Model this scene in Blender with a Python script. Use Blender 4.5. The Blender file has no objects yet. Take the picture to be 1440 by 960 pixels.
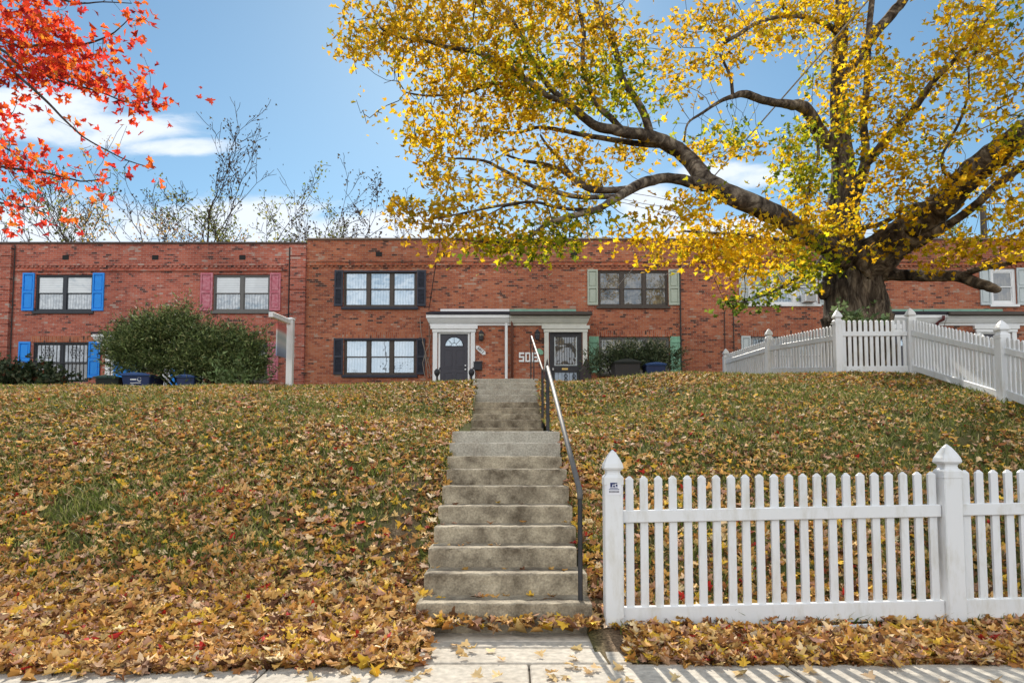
import bpy, math, random
import numpy as np
from mathutils import Vector, Matrix
R = math.radians
rng = np.random.default_rng(7)
random.seed(7)
scene = bpy.context.scene
COL = scene.collection

# ---------------------------------------------------------------- camera
FOC = 960.0; EYE = 1.235; TILT = R(3.5); HZ = 640.0
CY = HZ - FOC * math.tan(TILT)
cam_d = bpy.data.cameras.new('camera'); cam = bpy.data.objects.new('camera', cam_d); COL.objects.link(cam)
cam.location = (0, 0, EYE); cam.rotation_euler = (R(90) + TILT, 0, 0)
cam_d.sensor_width = 36; cam_d.lens = 24.0; cam_d.sensor_fit = 'HORIZONTAL'
cam_d.shift_y = (CY - 480.0) / 1440.0
cam_d.clip_start = 0.05; cam_d.clip_end = 3000
scene.camera = cam

def W(px, py, y):
    """point of the world plane Y=y that the photo shows at (px,py) of 1440x960"""
    u = (px - 720.0) / FOC; v = (CY - py) / FOC
    dy = math.cos(TILT) - v * math.sin(TILT); dz = math.sin(TILT) + v * math.cos(TILT)
    s = y / dy
    return Vector((u * s, y, EYE + dz * s))

# ---------------------------------------------------------------- world and sun
SUN_EL = R(35.5); SUN_AZ = R(-4.0)     # azimuth from +Y towards +X
world = bpy.data.worlds.new('World'); scene.world = world; world.use_nodes = True
nt = world.node_tree; nt.nodes.clear()
def wn(t, **k):
    n = nt.nodes.new(t)
    for a, b in k.items(): setattr(n, a, b)
    return n
out = wn('ShaderNodeOutputWorld'); bg = wn('ShaderNodeBackground'); bg.inputs['Strength'].default_value = 0.15
sky = wn('ShaderNodeTexSky', sky_type='NISHITA', sun_disc=False, sun_elevation=SUN_EL, sun_rotation=SUN_AZ,
         air_density=1.0, dust_density=0.15, ozone_density=1.5, altitude=0)
tc = wn('ShaderNodeTexCoord')
sep = wn('ShaderNodeSeparateXYZ'); nt.links.new(tc.outputs['Generated'], sep.inputs[0])
def wm(op, a, b=None, clamp=False):
    n = wn('ShaderNodeMath', operation=op); n.use_clamp = clamp
    for i, v in enumerate((a, b)):
        if v is None: continue
        if isinstance(v, (int, float)): n.inputs[i].default_value = v
        else: nt.links.new(v, n.inputs[i])
    return n.outputs[0]
def wmap(v, a, b, c=0.0, d=1.0):
    n = wn('ShaderNodeMapRange'); n.interpolation_type = 'SMOOTHSTEP'
    nt.links.new(v, n.inputs[0])
    for i, k in enumerate((a, b, c, d)): n.inputs[i + 1].default_value = k
    return n.outputs[0]
ysafe = wm('MAXIMUM', wm('ABSOLUTE', sep.outputs[1]), 0.08)
uu = wm('DIVIDE', sep.outputs[0], ysafe); vv = wm('DIVIDE', sep.outputs[2], ysafe)
mp = wn('ShaderNodeCombineXYZ'); nt.links.new(uu, mp.inputs[0]); nt.links.new(wm('MULTIPLY', vv, 2.6), mp.inputs[1])
nz = wn('ShaderNodeTexNoise'); nz.inputs['Scale'].default_value = 3.0; nz.inputs['Detail'].default_value = 7; nz.inputs['Roughness'].default_value = 0.55
nt.links.new(mp.outputs[0], nz.inputs['Vector'])
def blob(cx, cy, rx, ry):
    # soft bank of cloud round a direction of the sky (slopes x/y and z/y)
    a = wm('DIVIDE', wm('SUBTRACT', uu, cx), rx); b = wm('DIVIDE', wm('SUBTRACT', vv, cy), ry)
    return wmap(wm('SQRT', wm('ADD', wm('MULTIPLY', a, a), wm('MULTIPLY', b, b))), 0.25, 1.15, 1.0, 0.0)
blobs = None
for bb in ((-0.62, 0.490, 0.20, 0.040), (-0.75, 0.520, 0.22, 0.06), (-0.38, 0.345, 0.17, 0.075), (-0.20, 0.33, 0.30, 0.055),
           (-0.70, 0.335, 0.35, 0.075), (0.21, 0.37, 0.08, 0.07), (0.33, 0.42, 0.16, 0.03), (-0.50, 0.462, 0.12, 0.022),
           (0.35, 0.33, 0.3, 0.035), (0.0, 0.30, 1.6, 0.045)):
    q = blob(*bb); blobs = q if blobs is None else wm('MAXIMUM', blobs, q)
nz2 = wn('ShaderNodeTexNoise'); nz2.inputs['Scale'].default_value = 9.0; nz2.inputs['Detail'].default_value = 9; nz2.inputs['Roughness'].default_value = 0.6; nz2.inputs['Distortion'].default_value = 0.4
nt.links.new(mp.outputs[0], nz2.inputs['Vector'])
cl = wm('ADD', wm('MULTIPLY', blobs, 1.0), wm('MULTIPLY', wm('SUBTRACT', nz2.outputs['Fac'], 0.5), 1.6))
cl = wm('ADD', cl, wm('MULTIPLY', wm('SUBTRACT', nz.outputs['Fac'], 0.5), 0.8))
cl = wm('MULTIPLY', wmap(cl, 0.32, 1.05), 0.92)
front = wmap(sep.outputs[1], -0.05, 0.10)
cl = wm('MULTIPLY', cl, front)
# unseen bright cloud added behind the camera to fill the shaded house fronts
back_fill = wm('MULTIPLY', wmap(sep.outputs[1], 0.0, -0.35), wmap(nz.outputs['Fac'], 0.30, 0.50))
cloud = wm('MAXIMUM', cl, back_fill)
skyc = wn('ShaderNodeMix', data_type='RGBA', blend_type='MULTIPLY'); skyc.inputs[0].default_value = 1.0
nt.links.new(sky.outputs[0], skyc.inputs[6]); skyc.inputs[7].default_value = (.50, .615, .60, 1)
mix = wn('ShaderNodeMix', data_type='RGBA'); nt.links.new(cloud, mix.inputs[0]); nt.links.new(skyc.outputs[2], mix.inputs[6])
cb_ = wn('ShaderNodeMix', data_type='RGBA'); nt.links.new(back_fill, cb_.inputs[0]); cb_.inputs[6].default_value = (4.6, 4.9, 5.3, 1); cb_.inputs[7].default_value = (8.2, 8.2, 8.2, 1)
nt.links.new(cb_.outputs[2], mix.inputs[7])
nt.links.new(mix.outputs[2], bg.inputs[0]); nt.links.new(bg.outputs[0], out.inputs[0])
sd = bpy.data.lights.new('sun', 'SUN'); sd.energy = 4.6; sd.angle = R(0.53); sd.color = (1.0, 0.93, 0.82)
sun = bpy.data.objects.new('sun', sd); COL.objects.link(sun)
sv = Vector((math.sin(SUN_AZ) * math.cos(SUN_EL), math.cos(SUN_AZ) * math.cos(SUN_EL), math.sin(SUN_EL)))
sun.rotation_euler = (-sv).to_track_quat('-Z', 'Y').to_euler(); sun.location = sv * 60
scene.view_settings.view_transform = 'Standard'; scene.view_settings.look = 'None'
scene.view_settings.exposure = 0.5; scene.view_settings.gamma = 1
try:
    scene.cycles.max_bounces = 6; scene.cycles.diffuse_bounces = 3; scene.cycles.transparent_max_bounces = 4
    scene.cycles.use_denoising = True
except Exception: pass

# ---------------------------------------------------------------- materials
def mat(name, col=(.5, .5, .5), rough=.7, spec=.3, noise=0.0, nscale=6.0, col2=None, bump=0.0, bscale=40.0, metal=0.0, attr=None, transl=0.0, grain=0.0):
    m = bpy.data.materials.new(name); m.use_nodes = True
    t = m.node_tree; N = t.nodes; L = t.links
    b = N['Principled BSDF']; b.inputs['Roughness'].default_value = rough; b.inputs['Specular IOR Level'].default_value = spec
    b.inputs['Metallic'].default_value = metal
    c = None
    co = N.new('ShaderNodeTexCoord')
    if attr:
        a = N.new('ShaderNodeAttribute'); a.attribute_name = attr; c = a.outputs['Color']
    elif noise > 0 or col2:
        n = N.new('ShaderNodeTexNoise'); n.inputs['Scale'].default_value = nscale; n.inputs['Detail'].default_value = 8; n.inputs['Roughness'].default_value = .65
        L.new(co.outputs['Object'], n.inputs['Vector'])
        r = N.new('ShaderNodeMapRange'); r.inputs[1].default_value = .35; r.inputs[2].default_value = .65
        L.new(n.outputs['Fac'], r.inputs[0])
        mx = N.new('ShaderNodeMix'); mx.data_type = 'RGBA'; L.new(r.outputs[0], mx.inputs[0])
        c2 = col2 if col2 else tuple(x * (1 - noise) for x in col)
        mx.inputs[6].default_value = (*col, 1); mx.inputs[7].default_value = (*c2, 1); c = mx.outputs[2]
        if grain:
            g = N.new('ShaderNodeTexNoise'); g.inputs['Scale'].default_value = nscale * 14; g.inputs['Detail'].default_value = 3
            L.new(co.outputs['Object'], g.inputs['Vector'])
            gr = N.new('ShaderNodeMapRange'); gr.inputs[1].default_value = .3; gr.inputs[2].default_value = .7; gr.inputs[3].default_value = 1 - grain; gr.inputs[4].default_value = 1 + grain
            L.new(g.outputs['Fac'], gr.inputs[0])
            mm = N.new('ShaderNodeVectorMath'); mm.operation = 'SCALE'; L.new(c, mm.inputs[0]); L.new(gr.outputs[0], mm.inputs['Scale']); c = mm.outputs[0]
    if c is not None: L.new(c, b.inputs['Base Color'])
    else: b.inputs['Base Color'].default_value = (*col, 1)
    if bump > 0:
        n2 = N.new('ShaderNodeTexNoise'); n2.inputs['Scale'].default_value = bscale; n2.inputs['Detail'].default_value = 5
        L.new(co.outputs['Object'], n2.inputs['Vector'])
        bp = N.new('ShaderNodeBump'); bp.inputs['Strength'].default_value = bump; bp.inputs['Distance'].default_value = .02
        L.new(n2.outputs['Fac'], bp.inputs['Height']); L.new(bp.outputs[0], b.inputs['Normal'])
    if transl > 0:
        tr = N.new('ShaderNodeBsdfTranslucent')
        if c is not None: L.new(c, tr.inputs[0])
        else: tr.inputs[0].default_value = (*col, 1)
        ms = N.new('ShaderNodeMixShader'); ms.inputs[0].default_value = transl
        L.new(b.outputs[0], ms.inputs[1]); L.new(tr.outputs[0], ms.inputs[2]); L.new(ms.outputs[0], N['Material Output'].inputs[0])
    return m

def brick_mat(name, ramp, mortar, soldier=False, rough=.85):
    m = bpy.data.materials.new(name); m.use_nodes = True
    t = m.node_tree; N = t.nodes; L = t.links; b = N['Principled BSDF']; b.inputs['Roughness'].default_value = rough; b.inputs['Specular IOR Level'].default_value = .2
    co = N.new('ShaderNodeTexCoord'); s = N.new('ShaderNodeSeparateXYZ'); L.new(co.outputs['Object'], s.inputs[0])
    ad = N.new('ShaderNodeMath'); L.new(s.outputs[0], ad.inputs[0]); L.new(s.outputs[1], ad.inputs[1])
    cb = N.new('ShaderNodeCombineXYZ')
    L.new(ad.outputs[0], cb.inputs[1 if soldier else 0]); L.new(s.outputs[2], cb.inputs[0 if soldier else 1])
    br = N.new('ShaderNodeTexBrick'); L.new(cb.outputs[0], br.inputs['Vector'])
    br.inputs['Scale'].default_value = 1; br.inputs['Brick Width'].default_value = .205; br.inputs['Row Height'].default_value = .0685
    br.inputs['Mortar Size'].default_value = .006; br.inputs['Mortar Smooth'].default_value = .2
    br.inputs['Color1'].default_value = (0, 0, 0, 1); br.inputs['Color2'].default_value = (1, 1, 1, 1); br.inputs['Mortar'].default_value = (.5, .5, .5, 1)
    # patches where darker or paler bricks gather
    n = N.new('ShaderNodeTexNoise'); n.inputs['Scale'].default_value = .9; n.inputs['Detail'].default_value = 4; L.new(cb.outputs[0], n.inputs['Vector'])
    av = N.new('ShaderNodeMath'); av.operation = 'MULTIPLY_ADD'; L.new(n.outputs['Fac'], av.inputs[0]); av.inputs[1].default_value = .7; av.inputs[2].default_value = -.37
    n5 = N.new('ShaderNodeTexNoise'); n5.inputs['Scale'].default_value = 5.5; n5.inputs['Detail'].default_value = 3; L.new(cb.outputs[0], n5.inputs['Vector'])
    a5 = N.new('ShaderNodeMath'); a5.operation = 'MULTIPLY_ADD'; L.new(n5.outputs['Fac'], a5.inputs[0]); a5.inputs[1].default_value = .9; L.new(av.outputs[0], a5.inputs[2])
    b5 = N.new('ShaderNodeMath'); b5.operation = 'MULTIPLY_ADD'; L.new(br.outputs['Color'], b5.inputs[0]); b5.inputs[1].default_value = .95; b5.inputs[2].default_value = -.42
    su = N.new('ShaderNodeMath'); L.new(b5.outputs[0], su.inputs[0]); L.new(a5.outputs[0], su.inputs[1])
    rp = N.new('ShaderNodeValToRGB'); L.new(su.outputs[0], rp.inputs[0]); e = rp.color_ramp.elements
    e[0].position = ramp[0][0]; e[0].color = (*ramp[0][1], 1); e[1].position = ramp[-1][0]; e[1].color = (*ramp[-1][1], 1)
    for p, c in ramp[1:-1]:
        k = e.new(p); k.color = (*c, 1)
    mo = N.new('ShaderNodeMix'); mo.data_type = 'RGBA'; L.new(br.outputs['Fac'], mo.inputs[0]); L.new(rp.outputs[0], mo.inputs[6]); mo.inputs[7].default_value = (*mortar, 1)
    # weather stains, broad and faint
    st = N.new('ShaderNodeTexNoise'); st.inputs['Scale'].default_value = .35; st.inputs['Detail'].default_value = 6; L.new(cb.outputs[0], st.inputs['Vector'])
    sr = N.new('ShaderNodeMapRange'); sr.inputs[1].default_value = .35; sr.inputs[2].default_value = .7; sr.inputs[3].default_value = 1.12; sr.inputs[4].default_value = .72; L.new(st.outputs['Fac'], sr.inputs[0])
    vm = N.new('ShaderNodeVectorMath'); vm.operation = 'SCALE'; L.new(mo.outputs[2], vm.inputs[0]); L.new(sr.outputs[0], vm.inputs['Scale'])
    L.new(vm.outputs[0], b.inputs['Base Color'])
    bp = N.new('ShaderNodeBump'); bp.invert = True; bp.inputs['Strength'].default_value = .6; bp.inputs['Distance'].default_value = .01
    L.new(br.outputs['Fac'], bp.inputs['Height']); L.new(bp.outputs[0], b.inputs['Normal'])
    return m

def glass_mat(name, col, col2=None, gloss=.35, nscale=1.5, tint=(.85, .92, 1.0), fold=.35):
    m = bpy.data.materials.new(name); m.use_nodes = True
    t = m.node_tree; N = t.nodes; L = t.links; b = N['Principled BSDF']; b.inputs['Roughness'].default_value = .5
    co = N.new('ShaderNodeTexCoord'); n = N.new('ShaderNodeTexNoise'); n.inputs['Scale'].default_value = nscale; n.inputs['Detail'].default_value = 5
    L.new(co.outputs['Object'], n.inputs['Vector'])
    r = N.new('ShaderNodeMapRange'); r.inputs[1].default_value = .4; r.inputs[2].default_value = .6; L.new(n.outputs['Fac'], r.inputs[0])
    mx = N.new('ShaderNodeMix'); mx.data_type = 'RGBA'; L.new(r.outputs[0], mx.inputs[0]); mx.inputs[6].default_value = (*col, 1); mx.inputs[7].default_value = (*(col2 or col), 1)
    wv = N.new('ShaderNodeTexWave'); wv.wave_type = 'BANDS'; wv.bands_direction = 'X' if fold > 0 else 'Z'; wv.inputs['Scale'].default_value = 3.2 if fold > 0 else 5.0; wv.inputs['Distortion'].default_value = 2.2 if fold > 0 else .4; wv.inputs['Detail'].default_value = 2
    L.new(co.outputs['Object'], wv.inputs['Vector']); wr = N.new('ShaderNodeMapRange'); wr.inputs[3].default_value = 1 - abs(fold); wr.inputs[4].default_value = 1.08; L.new(wv.outputs['Fac'], wr.inputs[0])
    wsn = N.new('ShaderNodeVectorMath'); wsn.operation = 'SCALE'; L.new(mx.outputs[2], wsn.inputs[0]); L.new(wr.outputs[0], wsn.inputs['Scale']); L.new(wsn.outputs[0], b.inputs['Base Color'])
    g = N.new('ShaderNodeBsdfGlossy'); g.inputs['Roughness'].default_value = .02; g.inputs['Color'].default_value = (*tint, 1)
    n3 = N.new('ShaderNodeTexNoise'); n3.inputs['Scale'].default_value = 2.2; L.new(co.outputs['Object'], n3.inputs['Vector'])
    bp = N.new('ShaderNodeBump'); bp.inputs['Strength'].default_value = .12; bp.inputs['Distance'].default_value = .05; L.new(n3.outputs['Fac'], bp.inputs['Height']); L.new(bp.outputs[0], g.inputs['Normal'])
    ms = N.new('ShaderNodeMixShader'); ms.inputs[0].default_value = gloss; L.new(b.outputs[0], ms.inputs[1]); L.new(g.outputs[0], ms.inputs[2]); L.new(ms.outputs[0], N['Material Output'].inputs[0])
    return m

RAMP_C = [(-0.0, (0.076, 0.034, 0.028)), (0.1, (0.26, 0.072, 0.042)), (0.45, (0.373, 0.106, 0.052)), (0.78, (0.433, 0.141, 0.068)), (0.97, (0.407, 0.162, 0.101)), (1.0, (0.39, 0.252, 0.188))]
RAMP_L = [(-0.0, (0.081, 0.037, 0.034)), (0.1, (0.277, 0.072, 0.052)), (0.45, (0.399, 0.102, 0.064)), (0.78, (0.46, 0.132, 0.085)), (0.97, (0.425, 0.171, 0.127)), (1.0, (0.405, 0.28, 0.237))]
M = {}
M['brick'] = brick_mat('brick_orange_red', RAMP_C, (.33, .24, .18))
M['brick_left'] = brick_mat('brick_rose_red', RAMP_L, (.38, .26, .22))
M['soldier'] = brick_mat('brick_upright', RAMP_C, (.33, .24, .18), soldier=True)
M['coping'] = mat('coping_metal', (.10, .07, .06), .6, noise=.4)
M['coping_tan'] = mat('coping_tan', (.22, .16, .12), .6, noise=.4)
M['dark_hole'] = mat('vent_dark', (.02, .02, .02), .9)
M['white'] = mat('white_paint', (.78, .79, .80), .45, noise=.08, nscale=3)
M['cream'] = mat('cream_paint', (.66, .66, .60), .55, noise=.12, nscale=3)
M['vinyl_plain'] = mat('white_vinyl', (.73, .735, .735), .42, spec=.35, col2=(.66, .665, .66), nscale=2.5, bump=.02)
def vinyl_mat():
    m = bpy.data.materials.new('white_vinyl'); m.use_nodes = True; N = m.node_tree.nodes; L = m.node_tree.links; b = N['Principled BSDF']; b.inputs['Roughness'].default_value = .42; b.inputs['Specular IOR Level'].default_value = .35
    co = N.new('ShaderNodeNewGeometry'); mpn = N.new('ShaderNodeMapping'); mpn.inputs['Scale'].default_value = (9, 9, 2.5); L.new(co.outputs['Position'], mpn.inputs[0])
    n = N.new('ShaderNodeTexNoise'); n.inputs['Scale'].default_value = 1.0; n.inputs['Detail'].default_value = 8; n.inputs['Roughness'].default_value = .7; L.new(mpn.outputs[0], n.inputs['Vector'])
    rp = N.new('ShaderNodeValToRGB'); L.new(n.outputs['Fac'], rp.inputs[0]); e = rp.color_ramp.elements
    e[0].position = .30; e[0].color = (.56, .555, .52, 1); e[1].position = .50; e[1].color = (.68, .695, .71, 1)
    L.new(rp.outputs[0], b.inputs['Base Color']); return m
M['vinyl'] = vinyl_mat()
M['black'] = mat('black_paint', (.025, .027, .035), .45)
M['navy'] = mat('charcoal_paint', (.035, .04, .06), .5, noise=.3)
M['door_dark'] = mat('door_dark', (.028, .027, .042), .4, spec=.5)
M['brown'] = mat('brown_frame', (.075, .06, .05), .5, noise=.2)
M['blackframe'] = mat('black_frame', (.03, .035, .045), .45)
M['greyframe'] = mat('grey_frame', (.13, .125, .12), .5)
M['blue'] = mat('blue_paint', (.012, .26, .80), .5, noise=.12)
M['pink'] = mat('faded_raspberry', (.42, .09, .13), .7, col2=(.55, .24, .28), nscale=9)
M['sage'] = mat('sage_paint', (.42, .47, .39), .6, noise=.1)
M['green'] = mat('green_paint', (.21, .42, .29), .6, noise=.12)
M['copper'] = mat('copper_green', (.22, .40, .31), .7, noise=.25)
M['palegrey'] = mat('pale_grey_paint', (.50, .55, .56), .6, noise=.1)
M['roof'] = mat('roof_felt', (.03, .03, .04), .8, noise=.3, bump=.3)
M['rooftop'] = mat('roof_gravel', (.25, .24, .22), .9, noise=.3)
M['gl_white'] = glass_mat('glass_white_blind', (.46, .47, .47), (.55, .57, .57), .16, fold=-.35)
M['gl_pale'] = glass_mat('glass_lace', (.20, .23, .26), (.46, .49, .51), .16, 7, fold=.5)
M['gl_blue'] = glass_mat('glass_sky_painted', (.26, .36, .46), (.42, .50, .58), .28, 2.2, (.75, .88, 1.0), fold=.3)  # pale blue sky reflection put into the pane colour
M['gl_dark'] = glass_mat('glass_dark', (.015, .015, .015), (.13, .11, .08), .13, 4)
M['gl_garden'] = glass_mat('glass_garden_painted', (.03, .035, .02), (.26, .22, .12), .10, 6)  # mottled garden reflection put into the pane colour
M['gl_half'] = glass_mat('glass_half_curtain', (.05, .055, .06), (.30, .33, .37), .18, 5, fold=.5)
M['metal'] = mat('brushed_metal', (.45, .45, .46), .3, metal=1, bump=.03)
M['rail'] = mat('galvanised_rail', (.15, .145, .14), .65, spec=.25, noise=.35, nscale=12)
M['iron'] = mat('dark_iron', (.045, .045, .05), .55, noise=.4, nscale=12)
M['brass'] = mat('brass', (.6, .42, .15), .35, metal=1)
M['bin_navy'] = mat('bin_navy', (.02, .035, .10), .5)
M['bin_lid_blue'] = mat('bin_lid_blue', (.045, .10, .27), .45)
M['bin_green'] = mat('bin_dark_green', (.03, .035, .032), .5)
M['bin_lid'] = mat('bin_lid_green', (.07, .12, .11), .5)
M['bin_black'] = mat('bin_black', (.04, .036, .036), .5)
M['rubber'] = mat('rubber', (.02, .02, .02), .8)
M['concrete'] = mat('concrete_step', (.43, .37, .27), .92, col2=(.12, .095, .065), nscale=5, bump=.35, bscale=55, grain=.25)
M['concrete_pale'] = mat('concrete_step_pale', (.46, .43, .36), .9, col2=(.30, .27, .22), nscale=4, bump=.35, bscale=55, grain=.25)
M['walk'] = mat('concrete_walk', (.53, .485, .41), .92, col2=(.42, .375, .31), nscale=1.6, bump=.3, bscale=130, grain=.22)
M['asphalt'] = mat('asphalt', (.055, .055, .055), .9, noise=.3, nscale=20, bump=.4, bscale=90)
def bark_mat(name='bark', sc=(9, 9, 2.2)):
    m = bpy.data.materials.new(name); m.use_nodes = True
    t = m.node_tree; N = t.nodes; L = t.links; b = N['Principled BSDF']; b.inputs['Roughness'].default_value = .95; b.inputs['Specular IOR Level'].default_value = .1
    co = N.new('ShaderNodeTexCoord'); mpn = N.new('ShaderNodeMapping'); mpn.inputs['Scale'].default_value = sc; L.new(co.outputs['Object'], mpn.inputs[0])
    n = N.new('ShaderNodeTexNoise'); n.inputs['Scale'].default_value = 1; n.inputs['Detail'].default_value = 9; n.inputs['Roughness'].default_value = .7; n.inputs['Distortion'].default_value = .6; L.new(mpn.outputs[0], n.inputs['Vector'])
    n2 = N.new('ShaderNodeTexNoise'); n2.inputs['Scale'].default_value = 1.3; n2.inputs['Detail'].default_value = 5; L.new(co.outputs['Object'], n2.inputs['Vector'])
    rp = N.new('ShaderNodeValToRGB'); L.new(n.outputs['Fac'], rp.inputs[0]); e = rp.color_ramp.elements
    e[0].position = .36; e[0].color = (.022, .016, .013, 1); e[1].position = .68; e[1].color = (.33, .27, .20, 1); k = e.new(.5); k.color = (.10, .078, .06, 1)
    mr = N.new('ShaderNodeMapRange'); mr.inputs[1].default_value = .35; mr.inputs[2].default_value = .65; mr.inputs[3].default_value = .65; mr.inputs[4].default_value = 1.3; L.new(n2.outputs['Fac'], mr.inputs[0])
    vm = N.new('ShaderNodeVectorMath'); vm.operation = 'SCALE'; L.new(rp.outputs[0], vm.inputs[0]); L.new(mr.outputs[0], vm.inputs['Scale']); L.new(vm.outputs[0], b.inputs['Base Color'])
    bp = N.new('ShaderNodeBump'); bp.inputs['Strength'].default_value = 1.0; bp.inputs['Distance'].default_value = .06; L.new(n.outputs['Fac'], bp.inputs['Height']); L.new(bp.outputs[0], b.inputs['Normal'])
    return m
M['bark'] = bark_mat()
M['bark_limb'] = bark_mat('bark_limb', (5.5, 5.5, 5.0))
M['bark_dark'] = mat('bark_dark', (.06, .045, .04), .95, noise=.4)
M['wire_pale'] = mat('pale_cable', (.50, .46, .42), .6)
M['wire_dark'] = mat('dark_cable', (.03, .03, .03), .6)
M['leaf_attr'] = mat('autumn_leaf', rough=.6, spec=.12, attr='leafcol', transl=.7)
M['litter'] = mat('dry_leaf', rough=.7, spec=.15, attr='leafcol', transl=.15)
M['grassblade'] = mat('grass_blade', rough=.6, spec=.2, attr='leafcol', transl=.3)
M['needle'] = mat('needle_leaf', rough=.6, spec=.3, attr='leafcol', transl=.15)

# lawn soil: olive thatch, green sward and brown earth
def lawn_mat():
    m = bpy.data.materials.new('lawn_soil'); m.use_nodes = True
    t = m.node_tree; N = t.nodes; L = t.links; b = N['Principled BSDF']; b.inputs['Roughness'].default_value = .95; b.inputs['Specular IOR Level'].default_value = .1
    co = N.new('ShaderNodeTexCoord')
    def nz(s, d=6):
        n = N.new('ShaderNodeTexNoise'); n.inputs['Scale'].default_value = s; n.inputs['Detail'].default_value = d; L.new(co.outputs['Object'], n.inputs['Vector']); return n
    a = N.new('ShaderNodeValToRGB'); n1 = nz(1.1); L.new(n1.outputs['Fac'], a.inputs[0]); e = a.color_ramp.elements
    e[0].position = .36; e[0].color = (.11, .085, .04, 1); e[1].position = .62; e[1].color = (.08, .095, .025, 1)
    g = nz(55, 3); gr = N.new('ShaderNodeMapRange'); gr.inputs[1].default_value = .3; gr.inputs[2].default_value = .7; gr.inputs[3].default_value = .55; gr.inputs[4].default_value = 1.6; L.new(g.outputs['Fac'], gr.inputs[0])
    vm = N.new('ShaderNodeVectorMath'); vm.operation = 'SCALE'; L.new(a.outputs[0], vm.inputs[0]); L.new(gr.outputs[0], vm.inputs['Scale'])
    at = N.new('ShaderNodeAttribute'); at.attribute_name = 'soil'
    mx = N.new('ShaderNodeMix'); mx.data_type = 'RGBA'; L.new(at.outputs['Fac'], mx.inputs[0]); L.new(vm.outputs[0], mx.inputs[6])
    sv2 = N.new('ShaderNodeVectorMath'); sv2.operation = 'SCALE'; sv2.inputs[0].default_value = (.17, .115, .075); L.new(gr.outputs[0], sv2.inputs['Scale']); L.new(sv2.outputs[0], mx.inputs[7])
    L.new(mx.outputs[2], b.inputs['Base Color'])
    bp = N.new('ShaderNodeBump'); bp.inputs['Strength'].default_value = .7; bp.inputs['Distance'].default_value = .03; L.new(g.outputs['Fac'], bp.inputs['Height']); L.new(bp.outputs[0], b.inputs['Normal'])
    return m
M['lawn'] = lawn_mat()

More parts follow.
